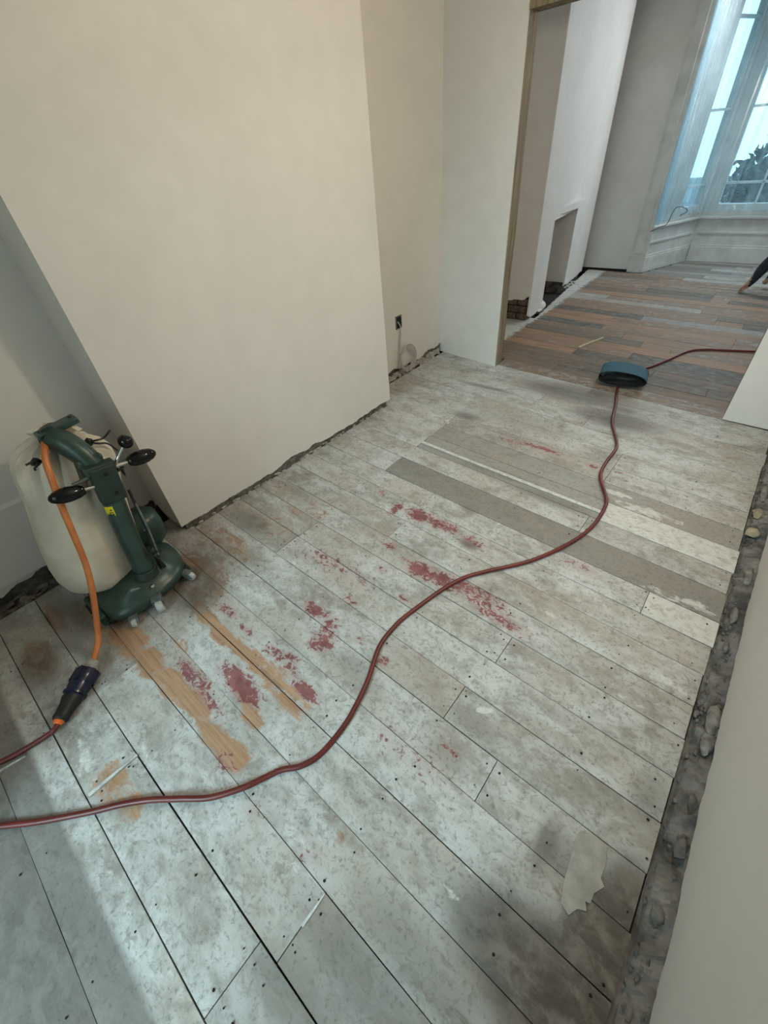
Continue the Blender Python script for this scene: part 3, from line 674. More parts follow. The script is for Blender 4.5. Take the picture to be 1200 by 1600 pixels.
# ------------------------------------------------------------------ far room shell
FC0, FC1 = Vector((-1.944, 4.60)), Vector((-2.215, 6.90))
def fcp(y): t = (y - 4.60) / 2.30; return FC0.x + (FC1.x - FC0.x) * t
fo0, fo1, foz = 5.08, 5.98, .845            # fireplace opening
wfc = struct(sheet_wall('wall_far_chimney', (fcp(4.60), 4.60), (fcp(fo0), fo0), M['plaster_far'], rag(3.3, .012, .010, .48, [(0, .06, .05)]), n=50, side=1))
sheet_wall('chimney_front', (fcp(fo1), fo1), (fcp(6.90), 6.90), M['plaster_far'], rag(6.3, .02, .012, .9, [(.05, .06, .03)]), n=60, side=1, parent=wfc)
sheet_wall('chimney_front', (fcp(fo0), fo0), (fcp(fo1), fo1), M['plaster_far'], lambda t: foz, n=4, side=1, parent=wfc)
sheet_wall('chimney_side', (-2.30, 4.592), (fcp(4.6) - .018, 4.592), M['plaster_far'], rag(9.3, .205, .012, .34, [(.33, .03, .04), (.12, .05, -.01)]), n=60, side=1, parent=wfc)
sheet_wall('chimney_side', (-2.5, 6.90), (fcp(6.9) - .018, 6.90), M['plaster_far'], lambda t: .02, n=4, side=-1, parent=wfc)
# fireplace chamber
sheet_wall('chamber_cheek', (-2.52, fo1 - .002), (fcp(fo1) - .019, fo1 - .002), M['plaster_far'], lambda t: .075, top=foz + .03, n=4, side=1, parent=wfc)
sheet_wall('chamber_cheek', (-2.52, fo0 + .002), (fcp(fo0) - .019, fo0 + .002), M['plaster_far'], lambda t: .05, top=foz + .03, n=4, side=-1, parent=wfc)
MB().box(-2.58, -2.52, fo0 - .05, fo1 + .05, .03, foz + .05).build('chamber_back', M['plaster_far'], wfc)
MB().box(-2.58, fcp(fo0) - .02, fo0 - .05, fo1 + .05, foz + .03, foz + .09).build('chamber_top', M['plaster_far'], wfc)
MB().prism([(-2.6, 4.64), (fcp(4.62) - .05, 4.64), (fcp(fo0) - .05, fo0 - .02), (-2.6, fo0 - .02)], -.1, CEIL).build('masonry_core', M['masonry'], wfc)
MB().prism([(-2.6, fo1 + .03), (fcp(fo1) - .03, fo1 + .03), (fcp(6.9) - .03, 6.87), (-2.6, 6.87)], -.1, CEIL).build('masonry_core', M['masonry'], wfc)
MB().prism([(-2.6, fo0 - .02), (fcp(fo0) - .03, fo0 - .02), (fcp(fo1) - .03, fo1 + .03), (-2.6, fo1 + .03)], foz + .1, CEIL).build('masonry_core', M['masonry'], wfc)
for c in range(3):           # bricks bared at the foot of the breast
    x = -2.30 + (0 if c % 2 == 0 else -.10)
    while x < fcp(4.6) - .06:
        x1 = min(x + .205, fcp(4.6) - .028)
        MB().box(max(x, -2.30), x1, 4.600 + random.uniform(-.004, .006), 4.66, .006 + c * .072, .068 + c * .072).build('brick', M['brick'], wfc, bevel=.004)
        x += .217
lp = MB().lump((fcp(5.05) - .01, 5.06, .03), (.05, .07, .06), 17, sub=2).lump((fcp(5.0) + .005, 4.98, .01), (.03, .05, .02), 19, sub=2)
lp.build('plaster_lump', M['plaster_far'], wfc, smooth=True)
lp = MB()
for i in range(9): lp.lump((fcp(6.0) + random.uniform(-.01, .03), 6.0 + random.uniform(-.05, .35), .015), (.02, .03, .015), i + 40)
d = lp.build('gap_rubble', M['raw_plaster'], wfc); d['kind'] = 'stuff'
MB().box(-2.58, -1.99, fo0 - .02, fo1 + .02, -.1, -.06).build('hearth_void', M['void'], wfc)

MB().box(-2.74, -2.61, 4.55, 7.30, -.05, CEIL).build('alcove_wall', M['plaster_far'], wfc)
wfl = struct(MB().box(-2.42, -2.305, 3.44, 4.60, .002, CEIL).build('wall_far_left', M['plaster_far']))
struct(MB().box(1.36, 1.48, 3.2, 7.2, 0, CEIL).build('wall_far_right', M['plaster_far']))
MB().box(.62, 1.48, 3.22, 3.34, 0, CEIL).build('wall_piece', M['plaster_far'], wp)

# window wall with canted bay
BL0, BL1 = Vector((-1.484, 7.08)), Vector((-1.144, 7.95))
BCX = -.40
BR0, BR1 = Vector((2 * BCX - BL0.x, BL0.y)), Vector((2 * BCX - BL1.x, BL1.y))
wbay = struct(MB().box(-2.62, BL0.x - .19, 7.14, 7.30, .022, CEIL).build('wall_bay', M['plaster_far']))
MB().box(-2.62, BL0.x - .19, 7.165, 7.30, -.1, .022).build('wall_gap', M['void'], wbay)
MB().box(BR0.x + .19, 1.48, 7.14, 7.30, .0, CEIL).build('wall_piece', M['plaster_far'], wbay)
MB().box(-2.62, 1.48, 7.10, 7.9, 2.68, CEIL).build('bay_soffit', M['plaster_far'], wbay)
for sx, b0 in ((-1, BL0), (1, BR0)):
    a, b = sorted((b0.x, b0.x + sx * .19))
    MB().box(a, b, 7.085, 7.30, 0.0, 2.70).build('pilaster', M['white_joinery'], wbay, bevel=.008)
    a, b = sorted((b0.x + sx * .06, b0.x + sx * .16))
    MB().box(a, b, 7.075, 7.09, .22, 2.60).build('pilaster_panel', M['white_joinery'], wbay, bevel=.006)

def bay_frame(p0, p1):
    d = Vector((p1.x - p0.x, p1.y - p0.y, 0)); L = d.length; d.normalize(); nrm = Vector((-d.y, d.x, 0))
    Mx = Matrix(((d.x, nrm.x, 0, p0.x), (d.y, nrm.y, 0, p0.y), (0, 0, 1, 0), (0, 0, 0, 1)))
    return Mx, L
def bay_window(name, p0, p1, g0, g1, vbars, sillz=.50, flip=1):
    """panelled apron, sill and sash in one bay face; local x along the face, local y outwards"""
    Mx, L = bay_frame(p0, p1); o = flip
    def b(x0, x1, y0, y1, z0, z1, nm, mt, par, bev=.004):
        y0, y1 = sorted((y0 * o, y1 * o)); return MB().box(x0, x1, y0, y1, z0, z1, Mx).build(nm, mt, par, bevel=bev)
    root = struct(bpy.data.objects.new(name, None)); COL.objects.link(root); root.location = (p0.x, p0.y, 0)
    b(0, L, .02, .14, 0, sillz, 'apron', M['white_joinery'], root)
    b(.0, L, .0, .03, .0, .185, 'skirting', M['white_joinery'], root, .008)
    b(.0, L, .008, .03, .185, .205, 'skirting_moulding', M['white_joinery'], root, .004)
    b(.03, L - .03, .006, .03, .33, .36, 'apron_rail', M['white_joinery'], root, .006)
    b(-.01, L + .01, -.02, .14, sillz, sillz + .03, 'window_board', M['white_joinery'], root, .006)
    b(0, L, .05, .12, sillz + .03, .655, 'bottom_rail', M['white_joinery'], root)
    b(0, g0, .045, .12, sillz + .03, 2.68, 'frame_side', M['white_joinery'], root)
    b(g1, L, .045, .12, sillz + .03, 2.68, 'frame_side', M['white_joinery'], root)
    b(g0, g1, .05, .12, 2.56, 2.68, 'top_rail', M['white_joinery'], root)
    zs = [.655, .87, 1.58, 2.30, 2.56]
    for z in (.87, 1.58, 2.30): b(g0, g1, .055, .095, z - .012, z + .012, 'glazing_bar', M['white_joinery'], root, 0)
    cols = [g0] + vbars + [g1]
    for x in vbars: b(x - .011, x + .011, .055, .095, .655, 2.56, 'glazing_bar', M['white_joinery'], root, 0)
    for i in range(len(cols) - 1):
        for j in range(4): b(cols[i] + .005, cols[i + 1] - .005, .074, .078, zs[j] + .005, zs[j + 1] - .005, 'pane', M['glass'], root, 0)
    return root
for sg, bq in ((-1, BL1), (1, BR1)):      # corner posts of the bay
    nx_, ny_2 = sg * .931, .364
    MB().prism([(bq.x + nx_ * .03, bq.y + ny_2 * .03), (bq.x + nx_ * .14, bq.y + ny_2 * .14), (bq.x + sg * .09, bq.y + .16), (bq.x, bq.y + .14), (bq.x, bq.y + .03)], .0, 2.68).build('corner_post', M['white_joinery'], wbay)
LF = BR1.x - BL1.x
bay_window('window_1', BL1, BR1, .150, LF - .15, [.54, LF - .54])
SL = (BL1 - BL0).length
bay_window('window_3', BL0, BL1, SL * .55, SL * .975, [])
bay_window('window_4', BR0, BR1, SL * .55, SL * .975, [], flip=-1)

# outside: front garden paving and a dark shrub seen through the panes
struct(MB().box(-9, 9, 8.3, 30, -.75, -.6).build('ground_outside', M['ground']))
def shrub(name, c, r, h, label, seed):
    rnd = random.Random(seed); root = thing(name, label, 'shrub', (c[0], c[1], -.6), 'shrubs outside the bay')
    st = MB()
    for i in range(6):
        a = rnd.random() * 6.28; st.tube(spline([(c[0], c[1], -.6), (c[0] + .2 * r * math.cos(a), c[1] + .2 * r * math.sin(a), -.6 + h * .4), (c[0] + .6 * r * math.cos(a), c[1] + .6 * r * math.sin(a), -.6 + h * .8)], 4), [.03] * 4 + [.018] * 5, 6)
    st.build('stem', M['bark'], root)
    lf = MB()
    for i in range(2600):
        while True:
            p = Vector((rnd.uniform(-1, 1), rnd.uniform(-1, 1), rnd.uniform(-1, 1)))
            if .45 < p.length < 1: break
        k = 1 + .25 * mnoise.noise(p * 2.2 + Vector((seed, 0, 0)))
        q = Vector((c[0] + p.x * r * k, c[1] + p.y * r * .7 * k, -.6 + h * (.55 + .45 * p.z * k)))
        u = Vector((rnd.uniform(-1, 1), rnd.uniform(-1, 1), rnd.uniform(-1, 1))).normalized(); w = u.cross(Vector((rnd.uniform(-1, 1), rnd.uniform(-1, 1), rnd.uniform(-1, 1)))).normalized()
        s = rnd.uniform(.06, .12)
        lf.add([q, q + (u + w * .4) * s, q + u * s * 2, q + (u - w * .4) * s], [(0, 1, 2, 3)])
    f = lf.build('foliage', M['leaf'], root); f['kind'] = 'stuff'
shrub('shrub', (-.55, 11.4), .95, 1.85, 'dark shrub outside, seen dimly through the bay panes', 3)
shrub('shrub', (1.75, 12.4), 1.2, 2.0, 'taller dark shrub outside, farther right beyond the bay', 5)

# clear plastic dust sheet hung across the bay
path = spline([(-1.505, 7.060), (-1.470, 7.14), (-1.40, 7.33), (-1.30, 7.55), (-1.13, 7.78), (-.85, 7.86), (-.40, 7.87), (.10, 7.86), (.36, 7.80)], 26)
zs = [2.62, 2.4, 2.1, 1.8, 1.5, 1.2, .95, .8, .68, .6, .54]
sv = []; npth = len(path)
for iz, z in enumerate(zs):
    for i, p in enumerate(path):
        t = i / (npth - 1); k = (2.62 - z) / 2.1
        a = path[min(i + 1, npth - 1)] - path[max(i - 1, 0)]; a = Vector((a.x, a.y)).normalized(); nn = Vector((a.y, -a.x))
        left = max(0, 1 - t / .52)
        amp = .045 * left + .006
        w = amp * math.sin(t * 118 + 1.2 * math.sin(z * 1.5)) + .018 * left * math.sin(t * 47 + z * 1.1) + .010 * mnoise.noise(Vector((t * 9, z * 1.4, 2)))
        w = abs(w) * (.5 + .5 * k) if i > 2 else 0.004
        zb = z + (.09 * t * (1 if iz == len(zs) - 1 else 0)) + (.03 * mnoise.noise(Vector((t * 14, 1, 0))) if iz == len(zs) - 1 else 0)
        sv.append((p[0] + nn.x * w, p[1] + nn.y * w, zb))
sm = MB().add(sv, [(j * npth + i, j * npth + i + 1, (j + 1) * npth + i + 1, (j + 1) * npth + i) for j in range(len(zs) - 1) for i in range(npth - 1)])
so = sm.build('plastic_sheet', M['sheet'], smooth=True)
tag(so, 'clear plastic dust sheet hanging in folds over the bay window', 'plastic sheet')
wl = MB().tube(spline([aty(1016, 362, 7.03), aty(1030, 355, 7.03), aty(1042, 350, 7.03), aty(1055, 326, 7.05), aty(1068, 324, 7.05), aty(1074, 330, 7.05), aty(1062, 337, 7.05)], 6), .004, 6)
tag(wl.build('loose_wire', M['black'], smooth=True), 'thin dark loose wire curling at the foot of the plastic sheet', 'wire')

# ------------------------------------------------------------------ ceiling lamp (above the frame)
LX, LY, LZ = -.10, 1.83, 1.92
lamp = thing('pendant_lamp', 'white pendant lamp hanging from the near room ceiling', 'lamp', (LX, LY, CEIL))
MB().tube([(LX, LY, CEIL), (LX, LY, LZ + .11)], .004, 6).build('flex', M['white_joinery'], lamp)
MB().lathe([(.05, 0), (.05, .02), (.012, .035)][::-1], axis_matrix((LX, LY, CEIL), (0, 0, -1))).build('ceiling_rose', M['white_joinery'], lamp, smooth=True)
MB().lathe([(.018, 0), (.02, .05), (.016, .06)], axis_matrix((LX, LY, LZ + .07), (0, 0, 1))).build('bulb_holder', M['white_joinery'], lamp, smooth=True)
bl = bpy.data.lights.new('pendant_bulb', 'POINT'); bl.energy = LAMP_W; bl.color = (1.0, 0.86, 0.67); bl.shadow_soft_size = .07
blo = bpy.data.objects.new('pendant_bulb', bl); COL.objects.link(blo); blo.location = (LX, LY, LZ)

# ------------------------------------------------------------------ floor sander
sd = thing('floor_sander', 'green drum floor sander with canvas dust bag standing in the alcove', 'floor sander', (-1.82, .16, 0))
foot = [(-1.655,-.005),(-1.635,.06),(-1.63,.15),(-1.645,.25),(-1.69,.335),(-1.79,.375),(-1.93,.385),(-2.03,.33),(-2.06,.18),(-2.04,.03),(-1.95,-.04),(-1.80,-.045),(-1.71,-.035)]
cx, cy = -1.83, .17
def ring(s, z, dx=0, dy=0): return [((x - cx) * s + cx + dx, (y - cy) * s + cy + dy, z) for x, y in foot]
rings = [ring(.95, .034), ring(.985, .038), ring(1.0, .060), ring(.97, .080), ring(.84, .098, -.005), ring(.56, .138, .03, .02), ring(.32, .155, .06, .02)]
b = MB(); n = len(foot); b.add([p for r in rings for p in r], [(i * n + k, i * n + (k + 1) % n, (i + 1) * n + (k + 1) % n, (i + 1) * n + k) for i in range(len(rings) - 1) for k in range(n)] + [tuple(range(n))[::-1], tuple(range((len(rings) - 1) * n, len(rings) * n))])
body = b.build('base_casting', M['green'], sd, smooth=True, sub=1)
MB().box(-1.99, -1.70, -.035, .36, .014, .048).build('drum_skirt', M['green_dark'], sd, bevel=.01)
MB().box(-1.90, -1.71, -.062, -.03, .016, .085).build('side_cover', M['green'], sd, bevel=.012)
MB().box(-1.86, -1.80, -.070, -.060, .03, .07).build('cover_slot', M['black'], sd, bevel=.004)
MB().lathe([(.0, 0), (.07, .0), (.085, .02), (.09, .10), (.085, .15), (.06, .175), (0, .18)], axis_matrix((-1.985, .325, .10), (0, 0, 1))).build('motor_housing', M['green'], sd, smooth=True)
# raised spine and details on the casting
MB().box(-1.745, -1.69, .255, .27, .135, .152).build('casting_slot', M['hole'], sd)
MB().tube([(-1.70, .10, .125), (-1.68, .135, .123)], [.010, .006], 8).build('lug', M['grey_metal'], sd, smooth=True)
MB().lathe([(.009, 0), (.009, .006), (.005, .009)], axis_matrix((-1.665, .175, .105), (.7, 0, .7)), 8).build('screw', M['chrome'], sd)
# column
colp = spline([(-1.725, .190, .15), (-1.728, .215, .36), (-1.735, .245, .55), (-1.742, .256, .66), (-1.765, .246, .735), (-1.800, .225, .785), (-1.838, .203, .806)], 8)
MB().tube(colp, [.041 + .004 * min(1, max(0, (i - 20) / 20)) for i in range(len(colp))], 20).build('column', M['green'], sd, smooth=True)
MB().tube([Vector((-1.722, .187, .135)), Vector((-1.724, .193, .172))], [.056, .049], 20).build('column_flange', M['green_dark'], sd, smooth=True, bevel=.003)
lean = Matrix.Translation((-1.70, .252, .628)) @ Matrix.Rotation(-.13, 4, 'X')
MB().box(-.020, .024, -.046, .046, -.078, .078, lean).build('switch_box', M['green_dark'], sd, bevel=.008)
MB().box(-.030, .018, -.052, .052, .050, .084, lean).build('box_lid', M['green'], sd, bevel=.006)
for dy, dz in ((.004, .046), (.012, -.040)):
    MB().lathe([(.0075, 0), (.0075, .002)], lean @ axis_matrix((.0242, dy, dz), (1, 0, 0)), 10).build('screw_hole', M['hole'], sd)
for s in (-1, 1):
    MB().tube(spline([(-1.735, .252 + s * .030, .700), (-1.735, .252 + s * .036, .722), (-1.748, .248 + s * .030, .735)], 4), .008, 8).build('clamp_ear', M['green'], sd, smooth=True)
# grips on a cross bar
MB().tube([(-1.722, .155, .668), (-1.722, .375, .668)], .008, 8).build('cross_bar', M['grey_metal'], sd, smooth=True)
def spindle(p, d, L):
    prof = [(0.0, 0), (.015, .001), (.019, .006), (.025, .022), (.029, L * .45), (.028, L * .62), (.022, L * .83), (.013, L * .955), (.005, L * .995), (0, L)]
    return MB().lathe(prof, axis_matrix(p, d), 20)
gL0, gL1 = atx(132, 765, -1.69), atx(75, 782, -1.69)
gR0, gR1 = atx(199, 722, -1.69), atx(243, 706, -1.69)
spindle(gL0, gL1 - gL0, (gL1 - gL0).length).build('grip', M['black_gloss'], sd, smooth=True)
spindle(gR0, gR1 - gR0, (gR1 - gR0).length).build('grip', M['black_gloss'], sd, smooth=True)
MB().tube([gL0 + (gL0 - gL1) * .4, gL0], .0075, 8).build('grip_stud', M['chrome'], sd, smooth=True)
MB().tube([gR0 + (gR0 - gR1) * .5, gR0], .0075, 8).build('grip_stud', M['chrome'], sd, smooth=True)
lv = [atx(187, 735, -1.70), atx(181, 722, -1.70), atx(186, 712, -1.70), atx(194, 694, -1.70)]
lever = MB().tube(lv, [.006, .007, .006, .005], 8).build('lever', M['chrome'], sd, smooth=True)
bp = atx(196, 690, -1.70)
kn = MB().lathe([(.028 * math.sin(a), -.026 * math.cos(a)) for a in np.linspace(0, PI, 14)], axis_matrix(bp, lv[3] - lv[2])).build('knob', M['black_gloss'], lever, smooth=True)
MB().lump(atx(186, 733, -1.70), (.012, .02, .012), 4, 1).lump(atx(193, 738, -1.70), (.008, .006, .02), 6, 1).build('lever_clamp', M['black'], sd)
# top plate
plm = Matrix.Translation((-1.855, .236, .832)) @ Matrix.Rotation(.10, 4, 'X')
tp = MB().box(-.030, .030, -.072, .072, -.012, .012, plm).build('top_plate', M['green'], sd, bevel=.005)
for s in (-1, 1):
    MB().lathe([(.007, 0), (.007, .0015)], plm @ axis_matrix((0, s * .055, .0121), (0, 0, 1)), 10).build('bolt_hole', M['hole'], tp)
# sticker with its dark mark, wrapped on the column
def column_patch(name, z0, z1, a0, a1, r, mat, parent):
    vs = []; n = 8
    for z in (z0, z1):
        t = (z - .15) / .40; c = Vector((-1.725 - .01 * t, .190 + .055 * t, z))
        for k in range(n + 1):
            a = a0 + (a1 - a0) * k / n; vs.append(c + Vector((math.cos(a), math.sin(a), 0)) * r)
    return MB().add(vs, [(k, k + 1, n + 2 + k, n + 1 + k) for k in range(n)]).build(name, mat, parent)
st = column_patch('warning_sticker', .488, .532, -1.45, -.50, .0425, M['sticker'], sd)
for za, zb_, a, bb in ((.492, .498, -1.25, -.6), (.503, .507, -1.0, -.6), (.513, .519, -.85, -.65)):
    column_patch('print', za, zb_, a, bb, .0430, M['sticker_ink'], st)
# control rod and flex beside the column
MB().tube(spline([(-1.70, .305, .56), (-1.69, .285, .40), (-1.70, .262, .26), (-1.72, .255, .15)], 6), .006, 8).build('control_rod', M['black'], sd, smooth=True)
MB().tube(spline([(-1.685, .298, .50), (-1.675, .285, .36), (-1.685, .268, .22)], 6), .004, 6).build('control_rod', M['grey_metal'], sd, smooth=True)
for z, r in ((.36, .012), (.25, .017), (.22, .014)):
    MB().lump((-1.69, .275 - (.36 - z) * .1, z), (r, r, r * 1.3), int(z * 100), 1).build('rod_joint', M['black'], sd)
# castor, side rollers, bracket
def castor(p, yaw, r, mats, w=.024):
    Mx = Matrix.Translation(p) @ Matrix.Rotation(yaw, 4, 'Z')
    wh = MB().lathe([(.0, -w / 2), (r * .86, -w / 2), (r, -w / 3), (r, w / 3), (r * .86, w / 2), (0, w / 2)], Mx @ axis_matrix((0, 0, r), (0, 1, 0)), 18).build('castor_wheel', mats, sd, smooth=True)
    fk = MB()
    for s in (-1, 1): fk.add([Mx @ Vector(q) for q in [(-.014, s * (w / 2 + .003), r), (.012, s * (w / 2 + .003), r * .8), (-.005, s * (w / 2 + .003), r * 2.2), (-.04, s * (w / 2 + .003), r * 2.2),
                                                       (-.014, s * (w / 2 + .007), r), (.012, s * (w / 2 + .007), r * .8), (-.005, s * (w / 2 + .007), r * 2.2), (-.04, s * (w / 2 + .007), r * 2.2)]],
                                [(0, 1, 2, 3), (7, 6, 5, 4), (0, 4, 5, 1), (1, 5, 6, 2), (2, 6, 7, 3), (3, 7, 4, 0)])
    fk.box(-.045, .004, -w / 2 - .007, w / 2 + .007, r * 2.15, r * 2.35, Mx)
    fk.build('castor_fork', M['grey_metal'], sd)
castor((-1.612, .150, 0), -.35, .031, M['wheel'], .03)
castor((-1.628, .035, 0), -.55, .022, M['wheel'], .02)
castor((-1.665, .335, 0), .55, .022, M['wheel'], .02)

# dust bag
bag_t, bag_b = Vector((-1.950, .240, .800)), Vector((-1.935, .050, .068))
prof = [(0, .050), (.02, .064), (.035, .052), (.055, .076), (.085, .112), (.13, .140), (.20, .157), (.32, .170), (.5, .176), (.65, .180), (.78, .178), (.87, .168), (.93, .148), (.97, .110), (.99, .06), (1, .004)]
ax = (bag_b - bag_t); ez = ax.normalized(); ex = (Vector((1, 0, 0)) - ez * ez.x).normalized(); ey = ez.cross(ex)
n = 96; vs = []
prof2 = []
for i in range(len(prof) - 1):
    for q in range(3):
        t = q / 3; prof2.append((prof[i][0] * (1 - t) + prof[i + 1][0] * t, prof[i][1] * (1 - t) + prof[i + 1][1] * t))
prof2.append(prof[-1])
for s, r in prof2:
    for k in range(n):
        a = 2 * PI * k / n
        fold = max(0, 1 - s / .42) ** 1.3
        rr = r * (1 + fold * (.30 * math.sin(11 * a + .9 * math.sin(2 * a)) + .14 * math.sin(25 * a + 1)) + .025 * mnoise.noise(Vector((math.cos(a) * 1.3, math.sin(a) * 1.3, s * 4))))
        if s < .03: rr *= 1 + .22 * math.sin(14 * a)
        c = bag_t + ax * s + Vector((0, 0, .012 * math.sin(5 * a) * (s < .05)))
        vs.append(c + (ex * math.cos(a) + ey * math.sin(a)) * rr)
m = len(prof2)
bag = MB().add(vs, [(i * n + k, i * n + (k + 1) % n, (i + 1) * n + (k + 1) % n, (i + 1) * n + k) for i in range(m - 1) for k in range(n)] + [tuple(range(n))[::-1], tuple(range((m - 1) * n, m * n))]).build('dust_bag', M['canvas'], sd, smooth=True)
bag['label'] = 'cream canvas dust bag gathered at the neck'
for sm_ in bag.data.attributes: pass
# draw cord, toggles and loose ends
neck = bag_t + ax * .045
MB().tube([neck + (ex * math.cos(a) + ey * math.sin(a)) * .058 for a in np.linspace(0, 2 * PI, 25)], .005, 6).build('draw_cord', M['black'], bag, smooth=True)
for (tu, tv, X), tails in (((57, 722, -1.80), [[(50, 722), (44, 725), (40, 727)], [(58, 727), (54, 732), (56, 735)]]), ((139, 690, -1.86), [[(150, 688), (162, 684), (172, 672)], [(152, 693), (168, 693), (184, 704)]])):
    p = atx(tu, tv, X)
    MB().lump(p, (.014, .02, .016), int(tu), 1).build('cord_toggle', M['black'], bag)
    for tl in tails:
        MB().tube(spline([p] + [atx(a, b_, X + .02) for a, b_ in tl], 5), .0038, 6).build('cord_end', M['black'], bag, smooth=True)
MB().tube([neck + Vector((.0, 0, .01)), Vector((-1.875, .208, .800)), Vector((-1.84, .204, .805))], [.046, .045, .045], 16).build('bag_spigot', M['green_dark'], sd, smooth=True)

# ------------------------------------------------------------------ cables
oc = [((66, 690), -1.845), ((70, 700), -1.805), ((72, 722), -1.765), ((82, 752), -1.735), ((97, 793), -1.715), ((116, 838), -1.700), ((134, 882), -1.690), ((144, 922), -1.675), ((151, 970), -1.648), ((153, 1005), -1.618)]
opts = [atx(u, v, X) for (u, v), X in oc]
pl0, pl1 = fl(147, 1036, .035), fl(88, 1133, .030)
pl0.z = .040; pl1.z = .028
pd = (pl1 - pl0).normalized()
opts = [Vector((-1.90, .262, .792)), Vector((-1.868, .19, .806))] + opts[1:] + [pl0 + pd * .01]
oc_o = MB().tube(spline(opts, 8), .0115, 12).build('power_cable', M['orange'], smooth=True)
tag(oc_o, 'orange power cable hanging from the sander in front of its dust bag', 'cable')

cn = thing('cable_connector', 'navy blue plug and socket coupler joining orange and red cables', 'connector', (pl0.x, pl0.y, 0))
Lc = (pl1 - pl0).length
def seg(a, b, prof, mat, nm, par=cn, nn=20):
    return MB().lathe([(r, a * Lc + (b - a) * Lc * t) for t, r in prof], axis_matrix(pl0, pd), nn).build(nm, mat, par, smooth=True)
seg(-.02, .20, [(0, .013), (.0, .021), (.35, .027), (1, .034)], M['smoke_plastic'], 'clear_collar')
seg(.12, .58, [(0, .030), (.04, .040), (.20, .043), (.42, .043), (.50, .0405), (.56, .0405), (.62, .041), (1, .034)], M['navy'], 'plug_body')
for k in range(6):
    a = k * PI / 3; M0 = axis_matrix(pl0 + pd * Lc * .24, pd)
    MB().box(.041, .0455, -.007, .007, -.025, .03, M0 @ Matrix.Rotation(a, 4, 'Z')).build('grip_rib', M['navy'], cn, bevel=.002)
seg(.50, .55, [(0, .038), (.2, .0425), (.8, .0425), (1, .038)], M['navy'], 'lock_ring')
seg(.56, .93, [(0, .034), (.15, .036), (.4, .030), (.75, .027), (.92, .028), (1, .024)], M['black'], 'socket_body')
seg(.92, .99, [(0, .018), (.3, .0185), (1, .0135)], M['orange_ring'], 'strain_relief')

red_px = [(0,1291),(60,1284),(140,1269),(190,1257),(235,1250),(285,1249),(330,1247),(380,1232),(412,1216),(440,1203),(470,1197),(500,1179),(535,1138),(556,1103),(575,1062),(592,1012),(612,984),(635,962),(690,922),(725,903),(760,893),(830,876),(890,849),(925,823),(944,795),(947,778),(938,745),(946,724),(962,702),(963,688),(958,668),(957,655),(962,632),(964,610)]
red2 = [(972,588),(978,581),(1010,575),(1042,563),(1075,549),(1100,546),(1130,547),(1176,549)]
lead = [fl(72, 1150, .016), fl(40, 1170, .012), fl(0, 1191, .011), fl(-60, 1212, .011), fl(-130, 1250, .011), fl(-150, 1300, .011), fl(-90, 1310, .011), fl(-40, 1297, .011)]
lead = [pl1 - pd * .02, pl1 + pd * .015] + lead + [fl(u, v, .0105) for u, v in red_px] + [fl(u, v, .0105) for u, v in red2] + [Vector((.22, 4.66, .0105)), Vector((.55, 4.8, .0105)), Vector((.95, 5.2, .0105))]
for i, p in enumerate(lead):
    if 1.9 > p.y > -.2 and -1.2 < p.x < -.7 and i > 8: p.z += .006
MB_l = MB().tube(spline(lead, 6), .0095, 10)
tag(MB_l.build('extension_lead', M['red'], smooth=True), 'long dark red extension lead snaking over the boards into the far room', 'cable')

# grey cable coil hanging below the open socket box
sb_ = thing('socket_box', 'open metal socket back box sunk in the recess wall', 'socket', (-2.29, 2.80, .39))
y0, y1, z0, z1 = 2.765, 2.842, .392, .492
fr = MB()
for a, b_, c, d_ in ((y0, y1, z0, z0 + .008), (y0, y1, z1 - .008, z1), (y0, y0 + .008, z0, z1), (y1 - .008, y1, z0, z1)): fr.box(-2.293, -2.284, a, b_, c, d_)
fr.build('box_rim', M['grey_metal'], sb_)
MB().box(-2.2895, -2.2882, y0 + .006, y1 - .006, z0 + .006, z1 - .006).build('box_cavity', M['hole'], sb_)
MB().tube(spline([(-2.287, 2.79, .45), (-2.272, 2.80, .42), (-2.276, 2.81, .40)], 4), .006, 6).build('wire_tail', M['grey_wire'], sb_, smooth=True)
co = []
rnd = random.Random(4)
co += [Vector((-2.272, 2.806, .402)), Vector((-2.268, 2.792, .33)), Vector((-2.270, 2.782, .26)), Vector((-2.258, 2.762, .20))]
for k in range(4 * 14):
    a = PI * .80 + 2 * PI * k / 14; rr = .080 + .032 * (k // 14) / 3 + .006 * math.sin(k * .9)
    co.append(Vector((-2.236 + .010 * math.sin(k * .45), 2.835 + rr * math.cos(a) + .006 * (k // 14), .140 + rr * 1.02 * math.sin(a))))
co += [Vector((-2.262, 2.76, .06)), Vector((-2.26, 2.80, .012))]
tag(MB().tube(spline(co, 3), .0046, 7).build('cable_coil', M['grey_wire'], smooth=True), 'coil of grey cable hanging below the open socket box', 'cable')

